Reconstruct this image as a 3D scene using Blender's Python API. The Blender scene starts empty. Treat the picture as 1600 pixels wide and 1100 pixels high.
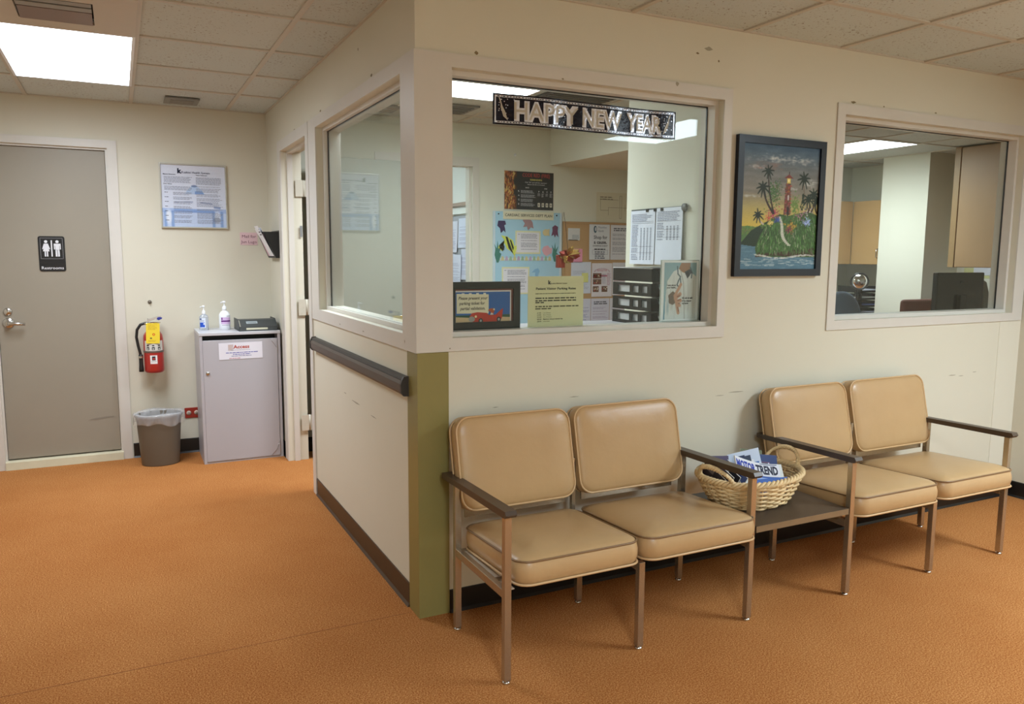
import bpy, bmesh, math, random
import numpy as np
from mathutils import Vector, Matrix, Euler
random.seed(7)
C = bpy.context.scene.collection
PI = math.pi
R = math.radians
H = 2.4417          # ceiling height
T = 0.6096          # ceiling module

# ------------------------------------------------------------------ camera
cd = bpy.data.cameras.new('camera')
cam = bpy.data.objects.new('camera', cd); C.objects.link(cam)
yaw, pitch, roll = R(26.5608), R(-7.0891), R(0.3385)
fw = Vector((math.sin(yaw)*math.cos(pitch), math.cos(yaw)*math.cos(pitch), math.sin(pitch)))
rt = fw.cross(Vector((0, 0, 1))).normalized(); up = rt.cross(fw)
r2 = rt*math.cos(roll)+up*math.sin(roll); u2 = -rt*math.sin(roll)+up*math.cos(roll)
m = Matrix((r2, u2, -fw)).transposed().to_4x4(); m.translation = (-1.0057, -2.8191, 1.4437)
cam.matrix_world = m
cd.sensor_fit = 'HORIZONTAL'; cd.sensor_width = 36; cd.lens = 36*1223.67/1600
cd.clip_start = .05; cd.clip_end = 60
bpy.context.scene.camera = cam

# ------------------------------------------------------------------ world / exposure
sc = bpy.context.scene
w = bpy.data.worlds.new('world'); sc.world = w; w.use_nodes = True
w.node_tree.nodes['Background'].inputs[0].default_value = (.9, .82, .7, 1)
w.node_tree.nodes['Background'].inputs[1].default_value = .05
sc.view_settings.view_transform = 'Standard'
sc.view_settings.look = 'None'
sc.view_settings.gamma = 1
sc.view_settings.use_curve_mapping = False
sc.view_settings.exposure = 0.27
sc.cycles.max_bounces = 12
sc.cycles.transparent_max_bounces = 16
sc.cycles.sample_clamp_indirect = 6
LAMP = 32.0          # strength of hallway fluorescent panels
LAMP_OFFICE = 25.0
LAMP_BACK = 24.0

# ------------------------------------------------------------------ helpers
def lin(c):
    out = []
    for v in c[:3]:
        v = v/255.0
        out.append(v/12.92 if v <= .04045 else ((v+.055)/1.055)**2.4)
    return (out[0], out[1], out[2], 1.0)

MATS = {}
def mat(name, rgb, rough=.6, metal=0., spec=.5, bump=0., bscale=60., var=0., vscale=3., coat=0., emis=0., alpha=1., trans=0., sheen=0.):
    if name in MATS: return MATS[name]
    mt = bpy.data.materials.new(name); mt.use_nodes = True
    nt = mt.node_tree; p = nt.nodes['Principled BSDF']
    col = lin(rgb)
    p.inputs['Base Color'].default_value = col
    p.inputs['Roughness'].default_value = rough
    p.inputs['Metallic'].default_value = metal
    p.inputs['Specular IOR Level'].default_value = spec
    p.inputs['Coat Weight'].default_value = coat
    p.inputs['Alpha'].default_value = alpha
    p.inputs['Transmission Weight'].default_value = trans
    if sheen: p.inputs['Sheen Weight'].default_value = sheen
    if emis:
        p.inputs['Emission Color'].default_value = col
        p.inputs['Emission Strength'].default_value = emis
    if bump or var:
        tc = nt.nodes.new('ShaderNodeTexCoord')
    if var:
        n = nt.nodes.new('ShaderNodeTexNoise'); n.inputs['Scale'].default_value = vscale; n.inputs['Detail'].default_value = 6
        nt.links.new(tc.outputs['Object'], n.inputs['Vector'])
        mx = nt.nodes.new('ShaderNodeMix'); mx.data_type = 'RGBA'
        mx.inputs[6].default_value = tuple(c*(1-var) for c in col[:3])+(1,)
        mx.inputs[7].default_value = tuple(min(1, c*(1+var)) for c in col[:3])+(1,)
        nt.links.new(n.outputs['Fac'], mx.inputs[0]); nt.links.new(mx.outputs[2], p.inputs['Base Color'])
    if bump:
        n2 = nt.nodes.new('ShaderNodeTexNoise'); n2.inputs['Scale'].default_value = bscale; n2.inputs['Detail'].default_value = 3
        nt.links.new(tc.outputs['Object'], n2.inputs['Vector'])
        b = nt.nodes.new('ShaderNodeBump'); b.inputs['Strength'].default_value = bump; b.inputs['Distance'].default_value = .004
        nt.links.new(n2.outputs['Fac'], b.inputs['Height']); nt.links.new(b.outputs['Normal'], p.inputs['Normal'])
    MATS[name] = mt
    return mt

def ink(r, g, b):
    return mat('ink_%d_%d_%d' % (r, g, b), (r, g, b), .55, spec=.3)

class MB:
    def __init__(s): s.v = []; s.f = []; s.m = []; s.s = []; s.mats = []
    def mi(s, mt):
        if mt is None: return 0
        if mt not in s.mats: s.mats.append(mt)
        return s.mats.index(mt)
    def add(s, vs, fs, mt=None, smooth=False):
        o = len(s.v); k = s.mi(mt)
        s.v += [tuple(a) for a in vs]
        for f in fs:
            s.f.append(tuple(i+o for i in f)); s.m.append(k); s.s.append(smooth)
        return s
    def box(s, x0, x1, y0, y1, z0, z1, mt=None, M=None):
        vs = [(x, y, z) for x in (x0, x1) for y in (y0, y1) for z in (z0, z1)]
        if M is not None: vs = [M @ Vector(a) for a in vs]
        return s.add(vs, [(0, 1, 3, 2), (4, 6, 7, 5), (0, 4, 5, 1), (2, 3, 7, 6), (0, 2, 6, 4), (1, 5, 7, 3)], mt)
    def bbox(s, x0, x1, y0, y1, z0, z1, b=.004, mt=None, M=None, seg=2):
        bm = bmesh.new()
        r = bmesh.ops.create_cube(bm, size=1)
        bmesh.ops.scale(bm, vec=(x1-x0, y1-y0, z1-z0), verts=bm.verts)
        bmesh.ops.translate(bm, vec=((x0+x1)/2, (y0+y1)/2, (z0+z1)/2), verts=bm.verts)
        bmesh.ops.bevel(bm, geom=list(bm.edges), offset=b, segments=seg, affect='EDGES', profile=.5)
        bm.verts.index_update()
        vs = [(M @ v.co) if M is not None else v.co.copy() for v in bm.verts]
        s.add(vs, [[v.index for v in f.verts] for f in bm.faces], mt, False); bm.free(); return s
    def prism(s, pts, axis, a, b, mt=None, M=None):
        """extrude a polygon (2-D points in the other two axes, in x-y-z order) from a to b along axis"""
        n = len(pts)
        def P(p, t):
            return {'x': (t, p[0], p[1]), 'y': (p[0], t, p[1]), 'z': (p[0], p[1], t)}[axis]
        vs = [P(p, a) for p in pts]+[P(p, b) for p in pts]
        if M is not None: vs = [M @ Vector(q) for q in vs]
        fs = [tuple(range(n)), tuple(range(2*n-1, n-1, -1))]+[(i, i+n, (i+1) % n+n, (i+1) % n) for i in range(n)]
        return s.add(vs, fs, mt)
    def tube(s, path, r, seg=8, mt=None, closed=False, caps=True):
        path = [Vector(p) for p in path]; n = len(path); vs = []
        rr = r if isinstance(r, (list, tuple)) else [r]*n
        prev = None
        for i, p in enumerate(path):
            if closed: t = path[(i+1) % n]-path[i-1]
            else: t = path[min(i+1, n-1)]-path[max(i-1, 0)]
            t.normalize()
            if prev is None:
                a = Vector((0, 0, 1)) if abs(t.z) < .9 else Vector((1, 0, 0))
                nrm = t.cross(a).normalized()
            else:
                nrm = (prev-t*prev.dot(t)).normalized()
            prev = nrm; bn = t.cross(nrm)
            for k in range(seg):
                an = 2*PI*k/seg
                vs.append(p+nrm*math.cos(an)*rr[i]+bn*math.sin(an)*rr[i])
        fs = []
        for i in range(n if closed else n-1):
            j = (i+1) % n
            for k in range(seg):
                k2 = (k+1) % seg
                fs.append((i*seg+k, i*seg+k2, j*seg+k2, j*seg+k))
        if caps and not closed:
            fs.append(tuple(range(seg-1, -1, -1))); fs.append(tuple(range((n-1)*seg, n*seg)))
        return s.add(vs, fs, mt, True)
    def lathe(s, prof, seg=24, mt=None, c=(0, 0, 0), sx=1, sy=1, M=None, smooth=True):
        vs = []; fs = []; n = len(prof)
        for r, z in prof:
            for k in range(seg):
                a = 2*PI*k/seg
                vs.append(Vector((c[0]+r*math.cos(a)*sx, c[1]+r*math.sin(a)*sy, c[2]+z)))
        if M is not None: vs = [M @ v for v in vs]
        for i in range(n-1):
            for k in range(seg):
                k2 = (k+1) % seg
                fs.append((i*seg+k, i*seg+k2, (i+1)*seg+k2, (i+1)*seg+k))
        s.add(vs, fs, mt, smooth)
        if prof[0][0] > 1e-5: s.add([vs[k] for k in range(seg)], [tuple(range(seg-1, -1, -1))], mt)
        if prof[-1][0] > 1e-5: s.add([vs[(n-1)*seg+k] for k in range(seg)], [tuple(range(seg))], mt)
        return s
    # flat print in the x-z plane, looking at it from -y
    def rect(s, x0, z0, x1, z1, y, mt): return s.add([(x0, y, z0), (x1, y, z0), (x1, y, z1), (x0, y, z1)], [(0, 1, 2, 3)], mt)
    def poly(s, pts, y, mt): return s.add([(p[0], y, p[1]) for p in pts], [tuple(range(len(pts)))], mt)
    def disc(s, cx, cz, rx, rz, y, mt, n=20): return s.poly([(cx+rx*math.cos(2*PI*k/n), cz+rz*math.sin(2*PI*k/n)) for k in range(n)], y, mt)
    def text(s, txt, x, z, size, y, mt, w=None, bold=0., align='l', italic=0.):
        vs, fs = glyphs(txt, bold)
        if not vs: return s
        x0 = min(v[0] for v in vs); x1 = max(v[0] for v in vs)
        kx = size
        if w: kx = w/max(1e-6, x1-x0)
        off = {'l': -x0*kx, 'c': -(x0+x1)/2*kx, 'r': -x1*kx}[align]
        return s.add([(x+off+(v[0]+italic*v[1])*kx, y, z+v[1]*size) for v in vs], fs, mt)
    def lines(s, x0, x1, ztop, n, pitch, y, mt, frac=.42, ragged=.25, rnd=None):
        rnd = rnd or random
        for i in range(n):
            z = ztop-i*pitch; xe = x1-(x1-x0)*ragged*rnd.random(); x = x0
            while x < xe:
                wd = pitch*(.8+2.2*rnd.random()); e = min(x+wd, xe)
                s.rect(x, z-pitch*frac, e, z, y, mt); x = e+pitch*.35
        return s

GL = {}
def glyphs(txt, bold):
    k = (txt, bold)
    if k in GL: return GL[k]
    cu = bpy.data.curves.new('lettering', 'FONT'); cu.body = txt; cu.size = 1.0; cu.resolution_u = 2; cu.offset = bold
    ob = bpy.data.objects.new('lettering', cu)
    me = bpy.data.meshes.new_from_object(ob)
    r = ([(v.co.x, v.co.y) for v in me.vertices], [tuple(reversed(p.vertices)) if p.normal.z < 0 else tuple(p.vertices) for p in me.polygons])
    bpy.data.objects.remove(ob); bpy.data.curves.remove(cu); bpy.data.meshes.remove(me)
    GL[k] = r
    return r

def obj(name, mb, material=None, parent=None, loc=None, rot=None):
    me = bpy.data.meshes.new(name)
    me.from_pydata([tuple(v) for v in mb.v], [], mb.f)
    ms = mb.mats or []
    if ms:
        for mm in ms: me.materials.append(mm)
        me.polygons.foreach_set('material_index', mb.m)
    elif material: me.materials.append(material)
    me.polygons.foreach_set('use_smooth', mb.s)
    me.update()
    o = bpy.data.objects.new(name, me); C.objects.link(o)
    if parent is not None: o.parent = parent
    if loc is not None: o.location = loc
    if rot is not None: o.rotation_euler = rot
    return o

def tag(o, label, cat, group=None, kind=None):
    o['label'] = label; o['category'] = cat
    if group: o['group'] = group
    if kind: o['kind'] = kind
    return o
def thing(name, label, cat, loc=(0, 0, 0), rz=0., group=None, rot=None):
    o = bpy.data.objects.new(name, None); C.objects.link(o)
    o.empty_display_size = .05
    o.location = loc; o.rotation_euler = rot if rot else (0, 0, rz)
    return tag(o, label, cat, group)
def struct(name, mb=None, material=None, parent=None, loc=(0, 0, 0)):
    if mb is None:
        o = bpy.data.objects.new(name, None); C.objects.link(o); o.location = loc; o.empty_display_size = .05
    else:
        if loc != (0, 0, 0): mb.v = [(v[0]-loc[0], v[1]-loc[1], v[2]-loc[2]) for v in mb.v]
        o = obj(name, mb, material, parent, loc)
    if parent is None: o['kind'] = 'structure'
    return o
def wpart(name, mb, material, parent):
    """part given in world coordinates under a parent that is only translated"""
    L = parent.location
    if parent.parent: L = L+parent.parent.location
    mb.v = [(v[0]-L[0], v[1]-L[1], v[2]-L[2]) for v in mb.v]
    return obj(name, mb, material, parent)
def copy_tree(o, parent=None):
    c = o.copy(); C.objects.link(c)
    if parent is not None: c.parent = parent
    for ch in list(o.children): copy_tree(ch, c)
    return c

# ------------------------------------------------------------------ materials
def wall_mat(name, rgb, scuff=.5):
    mt = bpy.data.materials.new(name); mt.use_nodes = True; nt = mt.node_tree; p = nt.nodes['Principled BSDF']
    p.inputs['Roughness'].default_value = .55; p.inputs['Specular IOR Level'].default_value = .35
    tc = nt.nodes.new('ShaderNodeTexCoord')
    n = nt.nodes.new('ShaderNodeTexNoise'); n.inputs['Scale'].default_value = 1.3; n.inputs['Detail'].default_value = 4
    nt.links.new(tc.outputs['Object'], n.inputs['Vector'])
    c = lin(rgb)
    mx = nt.nodes.new('ShaderNodeMix'); mx.data_type = 'RGBA'
    mx.inputs[6].default_value = (c[0]*.95, c[1]*.95, c[2]*.92, 1); mx.inputs[7].default_value = (c[0]*1.03, c[1]*1.03, c[2]*1.04, 1)
    nt.links.new(n.outputs['Fac'], mx.inputs[0])
    # small dark scuffs
    mp = nt.nodes.new('ShaderNodeMapping'); mp.inputs['Scale'].default_value = (1.2, 1.2, 5)
    nt.links.new(tc.outputs['Object'], mp.inputs['Vector'])
    n3 = nt.nodes.new('ShaderNodeTexNoise'); n3.inputs['Scale'].default_value = 5.5; n3.inputs['Detail'].default_value = 9; n3.inputs['Roughness'].default_value = .7
    nt.links.new(mp.outputs['Vector'], n3.inputs['Vector'])
    rp = nt.nodes.new('ShaderNodeValToRGB'); rp.color_ramp.elements[0].position = .725; rp.color_ramp.elements[1].position = .76
    rp.color_ramp.elements[0].color = (0, 0, 0, 1); rp.color_ramp.elements[1].color = (scuff, scuff, scuff, 1)
    nt.links.new(n3.outputs['Fac'], rp.inputs['Fac'])
    m2 = nt.nodes.new('ShaderNodeMix'); m2.data_type = 'RGBA'
    nt.links.new(rp.outputs['Color'], m2.inputs[0]); nt.links.new(mx.outputs[2], m2.inputs[6]); m2.inputs[7].default_value = (c[0]*.6, c[1]*.57, c[2]*.5, 1)
    nt.links.new(m2.outputs[2], p.inputs['Base Color'])
    n2 = nt.nodes.new('ShaderNodeTexNoise'); n2.inputs['Scale'].default_value = 220; n2.inputs['Detail'].default_value = 2
    nt.links.new(tc.outputs['Object'], n2.inputs['Vector'])
    b = nt.nodes.new('ShaderNodeBump'); b.inputs['Strength'].default_value = .12; b.inputs['Distance'].default_value = .002
    nt.links.new(n2.outputs['Fac'], b.inputs['Height']); nt.links.new(b.outputs['Normal'], p.inputs['Normal'])
    MATS[name] = mt; return mt
M_wall = wall_mat('cream_wall_paint', (213, 208, 191))
M_wallo = wall_mat('office_wall_paint', (213, 212, 198), .2)
M_white = wall_mat('white_wall_paint', (222, 224, 222), .1)
M_trim = mat('trim_paint', (208, 203, 194), .38, var=.04, vscale=6, bump=.05, bscale=90)
M_black = mat('black_vinyl_base', (20, 18, 17), .4, bump=.05)
M_brown = mat('brown_vinyl_base', (66, 50, 36), .4, bump=.05)
M_green = mat('olive_paint', (138, 128, 76), .35, var=.07, vscale=4)
M_door = mat('taupe_door_paint', (150, 142, 127), .42, var=.05, vscale=2.5)
M_grey = mat('grey_laminate', (176, 173, 178), .4, var=.015)
M_chrome = mat('satin_chrome', (200, 196, 190), .22, metal=1.)
M_steel = mat('brushed_bronze_steel', (186, 174, 154), .26, metal=.85, bump=.04, bscale=300)
M_dark = mat('black_plastic', (24, 24, 25), .35)
M_darkg = mat('charcoal_plastic', (62, 66, 66), .45)
M_paper = mat('white_paper', (232, 232, 236), .6, spec=.3)
M_wood = mat('maple_laminate', (188, 150, 100), .4, var=.08, vscale=5)
M_cork = mat('cork', (184, 148, 104), .8, var=.12, vscale=120)
M_bar = mat('grid_bar_paint', (196, 188, 174), .5)
M_white_p = mat('white_plastic', (236, 238, 242), .3)
M_rail = mat('brown_rail_vinyl', (84, 74, 66), .5)
M_raild = mat('dark_rail_vinyl', (52, 48, 44), .5)

def vinyl():
    mt = bpy.data.materials.new('tan_vinyl'); mt.use_nodes = True; nt = mt.node_tree; p = nt.nodes['Principled BSDF']
    tc = nt.nodes.new('ShaderNodeTexCoord')
    n = nt.nodes.new('ShaderNodeTexNoise'); n.inputs['Scale'].default_value = 5; n.inputs['Detail'].default_value = 5
    nt.links.new(tc.outputs['Object'], n.inputs['Vector'])
    c = lin((186, 153, 110)); mx = nt.nodes.new('ShaderNodeMix'); mx.data_type = 'RGBA'
    mx.inputs[6].default_value = (c[0]*.9, c[1]*.87, c[2]*.84, 1); mx.inputs[7].default_value = (c[0]*1.08, c[1]*1.08, c[2]*1.08, 1)
    nt.links.new(n.outputs['Fac'], mx.inputs[0]); nt.links.new(mx.outputs[2], p.inputs['Base Color'])
    p.inputs['Roughness'].default_value = .33; p.inputs['Specular IOR Level'].default_value = .5
    n2 = nt.nodes.new('ShaderNodeTexVoronoi'); n2.inputs['Scale'].default_value = 420
    n3 = nt.nodes.new('ShaderNodeTexNoise'); n3.inputs['Scale'].default_value = 14; n3.inputs['Detail'].default_value = 3
    nt.links.new(tc.outputs['Object'], n2.inputs['Vector']); nt.links.new(tc.outputs['Object'], n3.inputs['Vector'])
    b = nt.nodes.new('ShaderNodeBump'); b.inputs['Strength'].default_value = .08; b.inputs['Distance'].default_value = .002
    b2 = nt.nodes.new('ShaderNodeBump'); b2.inputs['Strength'].default_value = .25; b2.inputs['Distance'].default_value = .006
    nt.links.new(n2.outputs['Distance'], b.inputs['Height']); nt.links.new(n3.outputs['Fac'], b2.inputs['Height'])
    nt.links.new(b.outputs['Normal'], b2.inputs['Normal']); nt.links.new(b2.outputs['Normal'], p.inputs['Normal'])
    return mt
M_vinyl = vinyl()
M_pipe = mat('tan_piping', (200, 166, 122), .35)

def carpet():
    mt = bpy.data.materials.new('orange_carpet'); mt.use_nodes = True; nt = mt.node_tree; p = nt.nodes['Principled BSDF']
    p.inputs['Roughness'].default_value = .95; p.inputs['Specular IOR Level'].default_value = .1
    tc = nt.nodes.new('ShaderNodeTexCoord')
    def noise(s, d=3, r=.5):
        n = nt.nodes.new('ShaderNodeTexNoise'); n.inputs['Scale'].default_value = s; n.inputs['Detail'].default_value = d; n.inputs['Roughness'].default_value = r
        nt.links.new(tc.outputs['Object'], n.inputs['Vector']); return n
    a = noise(190, 3, .75); rp = nt.nodes.new('ShaderNodeValToRGB')
    e = rp.color_ramp.elements
    e[0].position = .40; e[0].color = lin((146, 84, 38)); e[1].position = .62; e[1].color = lin((202, 146, 92))
    k = rp.color_ramp.elements.new(.5); k.color = lin((166, 110, 60))
    nt.links.new(a.outputs['Fac'], rp.inputs['Fac'])
    bgn = noise(1.1, 5, .6); r2_ = nt.nodes.new('ShaderNodeValToRGB')
    r2_.color_ramp.elements[0].position = .35; r2_.color_ramp.elements[0].color = (.86, .78, .70, 1)
    r2_.color_ramp.elements[1].position = .65; r2_.color_ramp.elements[1].color = (1.0, 1.0, 1.0, 1)
    nt.links.new(bgn.outputs['Fac'], r2_.inputs['Fac'])
    mx = nt.nodes.new('ShaderNodeMix'); mx.data_type = 'RGBA'; mx.blend_type = 'MULTIPLY'; mx.inputs[0].default_value = 1
    nt.links.new(rp.outputs['Color'], mx.inputs[6]); nt.links.new(r2_.outputs['Color'], mx.inputs[7])
    nt.links.new(mx.outputs[2], p.inputs['Base Color'])
    b = nt.nodes.new('ShaderNodeBump'); b.inputs['Strength'].default_value = .22; b.inputs['Distance'].default_value = .004
    nt.links.new(a.outputs['Fac'], b.inputs['Height']); nt.links.new(b.outputs['Normal'], p.inputs['Normal'])
    return mt
M_carpet = carpet()

def tile_mat():
    mt = bpy.data.materials.new('acoustic_tile'); mt.use_nodes = True; nt = mt.node_tree; p = nt.nodes['Principled BSDF']
    p.inputs['Roughness'].default_value = .9; p.inputs['Specular IOR Level'].default_value = .1
    tc = nt.nodes.new('ShaderNodeTexCoord'); oi = nt.nodes.new('ShaderNodeObjectInfo')
    vm = nt.nodes.new('ShaderNodeVectorMath'); vm.operation = 'ADD'
    ml = nt.nodes.new('ShaderNodeVectorMath'); ml.operation = 'SCALE'; ml.inputs['Scale'].default_value = 37
    cx = nt.nodes.new('ShaderNodeCombineXYZ')
    nt.links.new(oi.outputs['Random'], cx.inputs[0]); nt.links.new(oi.outputs['Random'], cx.inputs[1]); nt.links.new(cx.outputs[0], ml.inputs[0])
    nt.links.new(tc.outputs['Object'], vm.inputs[0]); nt.links.new(ml.outputs[0], vm.inputs[1])
    v = nt.nodes.new('ShaderNodeTexNoise'); v.inputs['Scale'].default_value = 62; v.inputs['Detail'].default_value = 2; v.inputs['Roughness'].default_value = .75
    nt.links.new(vm.outputs[0], v.inputs['Vector'])
    big = nt.nodes.new('ShaderNodeTexNoise'); big.inputs['Scale'].default_value = 4
    nt.links.new(vm.outputs[0], big.inputs['Vector'])
    mr = nt.nodes.new('ShaderNodeMapRange'); mr.inputs[1].default_value = .3; mr.inputs[2].default_value = .7; mr.inputs[3].default_value = -.05; mr.inputs[4].default_value = .04
    nt.links.new(big.outputs['Fac'], mr.inputs[0])
    ad = nt.nodes.new('ShaderNodeMath'); ad.operation = 'ADD'; nt.links.new(v.outputs['Fac'], ad.inputs[0]); nt.links.new(mr.outputs[0], ad.inputs[1])
    rp = nt.nodes.new('ShaderNodeValToRGB'); e = rp.color_ramp.elements
    e[0].position = .61; e[0].color = lin((202, 208, 204)); e[1].position = .69; e[1].color = lin((140, 126, 112))
    nt.links.new(ad.outputs[0], rp.inputs['Fac'])
    # a little tone difference from tile to tile
    mr2 = nt.nodes.new('ShaderNodeMapRange'); mr2.inputs[3].default_value = .92; mr2.inputs[4].default_value = 1.02
    nt.links.new(oi.outputs['Random'], mr2.inputs[0])
    mx = nt.nodes.new('ShaderNodeMix'); mx.data_type = 'RGBA'; mx.blend_type = 'MULTIPLY'; mx.inputs[0].default_value = 1
    nt.links.new(rp.outputs['Color'], mx.inputs[6]); nt.links.new(mr2.outputs[0], mx.inputs[7])
    nt.links.new(mx.outputs[2], p.inputs['Base Color'])
    b = nt.nodes.new('ShaderNodeBump'); b.inputs['Strength'].default_value = .4; b.inputs['Distance'].default_value = -.003
    nt.links.new(ad.outputs[0], b.inputs['Height']); nt.links.new(b.outputs['Normal'], p.inputs['Normal'])
    return mt
M_tile = tile_mat()

def glass_mat(name='window_glass', tint=(.93, .96, .94)):
    mt = bpy.data.materials.new(name); mt.use_nodes = True; nt = mt.node_tree
    nt.nodes.remove(nt.nodes['Principled BSDF']); out = nt.nodes['Material Output']
    t = nt.nodes.new('ShaderNodeBsdfTransparent'); t.inputs[0].default_value = tint+(1,)
    g = nt.nodes.new('ShaderNodeBsdfGlossy'); g.inputs['Roughness'].default_value = .0
    f = nt.nodes.new('ShaderNodeFresnel'); f.inputs[0].default_value = 1.5
    ge = nt.nodes.new('ShaderNodeNewGeometry'); ma = nt.nodes.new('ShaderNodeMath'); ma.operation = 'MULTIPLY_ADD'
    ma.inputs[1].default_value = -.6247; ma.inputs[2].default_value = 1.36
    nt.links.new(ge.outputs['Backfacing'], ma.inputs[0]); nt.links.new(ma.outputs[0], f.inputs[0])   # both faces behave like air-to-glass
    mx = nt.nodes.new('ShaderNodeMixShader')
    nt.links.new(f.outputs[0], mx.inputs[0]); nt.links.new(t.outputs[0], mx.inputs[1]); nt.links.new(g.outputs[0], mx.inputs[2])
    nt.links.new(mx.outputs[0], out.inputs[0]); return mt
M_glass = glass_mat()
def lamp_mat(name, col, strength):
    mt = bpy.data.materials.new(name); mt.use_nodes = True; nt = mt.node_tree
    nt.nodes.remove(nt.nodes['Principled BSDF']); e = nt.nodes.new('ShaderNodeEmission')
    e.inputs[0].default_value = col+(1,)
    # prismatic lens: most of the light goes straight down, less at flat angles
    ge = nt.nodes.new('ShaderNodeNewGeometry'); dp = nt.nodes.new('ShaderNodeVectorMath'); dp.operation = 'DOT_PRODUCT'
    nt.links.new(ge.outputs['Incoming'], dp.inputs[0]); nt.links.new(ge.outputs['Normal'], dp.inputs[1])
    ab = nt.nodes.new('ShaderNodeMath'); ab.operation = 'ABSOLUTE'; nt.links.new(dp.outputs['Value'], ab.inputs[0])
    pw = nt.nodes.new('ShaderNodeMath'); pw.operation = 'POWER'; pw.inputs[1].default_value = 1.2; nt.links.new(ab.outputs[0], pw.inputs[0])
    mr = nt.nodes.new('ShaderNodeMath'); mr.operation = 'MULTIPLY_ADD'; mr.inputs[1].default_value = strength*.82; mr.inputs[2].default_value = strength*.18
    nt.links.new(pw.outputs[0], mr.inputs[0]); nt.links.new(mr.outputs[0], e.inputs[1])
    nt.links.new(e.outputs[0], nt.nodes['Material Output'].inputs[0]); return mt
M_lamp = lamp_mat('fluorescent_diffuser', (.92, 1., 1.1), LAMP*.76)
M_lampf = lamp_mat('fluorescent_diffuser_waiting', (.86, 1.02, 1.14), LAMP*1.8)
M_lampo = lamp_mat('fluorescent_diffuser_office', (.92, 1., 1.06), LAMP_OFFICE*1.15)
M_lampb = lamp_mat('fluorescent_diffuser_back_room', (.86, .95, 1.), LAMP_BACK)

# ------------------------------------------------------------------ room shell
XL, XR, YN, YB = -2.4, 3.80, -4.6, 3.216   # waiting room / hallway limits
YO, YO2, XO = 2.88, 3.62, 6.55            # office limits
struct('floor', MB().box(XL-.15, XO+.15, YN-.15, 6.2, -.12, 0), M_carpet)

obj('carpet_seam', MB().box(XL, -.014, .066, .0675, 0, .0012), mat('darker_carpet', (148, 92, 48), .9), bpy.data.objects['floor'])  # seam drawn as a thin strip of darker carpet colour

def wall_with_holes(axis, a0, a1, t0, t1, z0, z1, holes):
    """axis 'x': wall runs along x, thick t0..t1 in y; holes = (a, b, zlo, zhi)"""
    mb = MB()
    def B(p, q, zl, zh):
        if q-p < 1e-5 or zh-zl < 1e-5: return
        if axis == 'x': mb.box(p, q, t0, t1, zl, zh)
        else: mb.box(t0, t1, p, q, zl, zh)
    a = a0
    for (p, q, zl, zh) in sorted(holes):
        B(a, p, z0, z1); B(p, q, z0, zl); B(p, q, zh, z1); a = q
    B(a, a1, z0, z1)
    return mb
TOP = H+.03
W1 = (.142, 1.459, 1.12, 2.137); W2 = (2.227, 3.70, 1.12, 2.137)
SW = (.155, 1.615, 1.13, 2.13); SD = (1.87, 2.66, 0, 2.12)
struct('wall_front', wall_with_holes('x', 0, XO, 0, .13, 0, TOP, [W1, W2]), M_wall)
struct('wall_side', wall_with_holes('y', .13, YB, 0, .13, 0, TOP, [SW, SD]), M_wall)
struct('wall_back', wall_with_holes('x', XL-.15, .13, YB, YB+.13, 0, TOP, [(-1.742, -1.04, 0, 2.136)]), M_wall)
struct('wall_left', MB().box(XL-.15, XL, YN, YB, 0, TOP), M_wall)
struct('wall_rear', MB().box(XL-.15, XR+.15, YN-.15, YN, 0, TOP), M_wall)
struct('wall_right', MB().box(XR, XR+.15, YN, 0, 0, TOP), M_wall)
OD = (.76, 1.49, 0, 2.12)
struct('wall_office_back', wall_with_holes('x', .13, 5.0, YO, YO+.1, 0, TOP, [OD]), M_wallo)
struct('wall_office_return', MB().box(5.0, 5.1, YO, YO2, 0, TOP), M_wallo)
struct('wall_office_rear', MB().box(5.0, XO, YO2, YO2+.12, 0, TOP), M_wallo)
struct('wall_office_right', MB().box(XO, XO+.12, .0, YO2+.12, 0, TOP), M_wallo)
struct('wall_partition', MB().box(1.62, 1.75, .13, .97, 0, TOP), M_wallo)
struct('wall_column', MB().box(6.03, XO, 2.28, 2.80, 0, TOP), M_wallo)
struct('wall_bulkhead', MB().box(2.18, 3.3, 1.2, YO, 2.165, TOP), M_wallo)
struct('wall_inner_right', MB().box(1.75, 1.87, YO+.1, 5.4, 0, TOP), M_white)
struct('wall_inner_back', MB().box(.0, 1.87, 5.4, 5.5, 0, TOP), M_white)
struct('wall_inner_left', MB().box(0, .13, YB, 5.4, 0, TOP), M_white)
struct('wall_restroom', MB().box(-2.2, -.6, YB+.5, YB+.6, 0, TOP), M_wall)

# slightly paler repainted strip at the right end of the front wall
struct('trim_1', MB().box(3.60, XR, -.002, 0, .092, 1.07), mat('repainted_strip', (218, 213, 196), .5))

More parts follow.
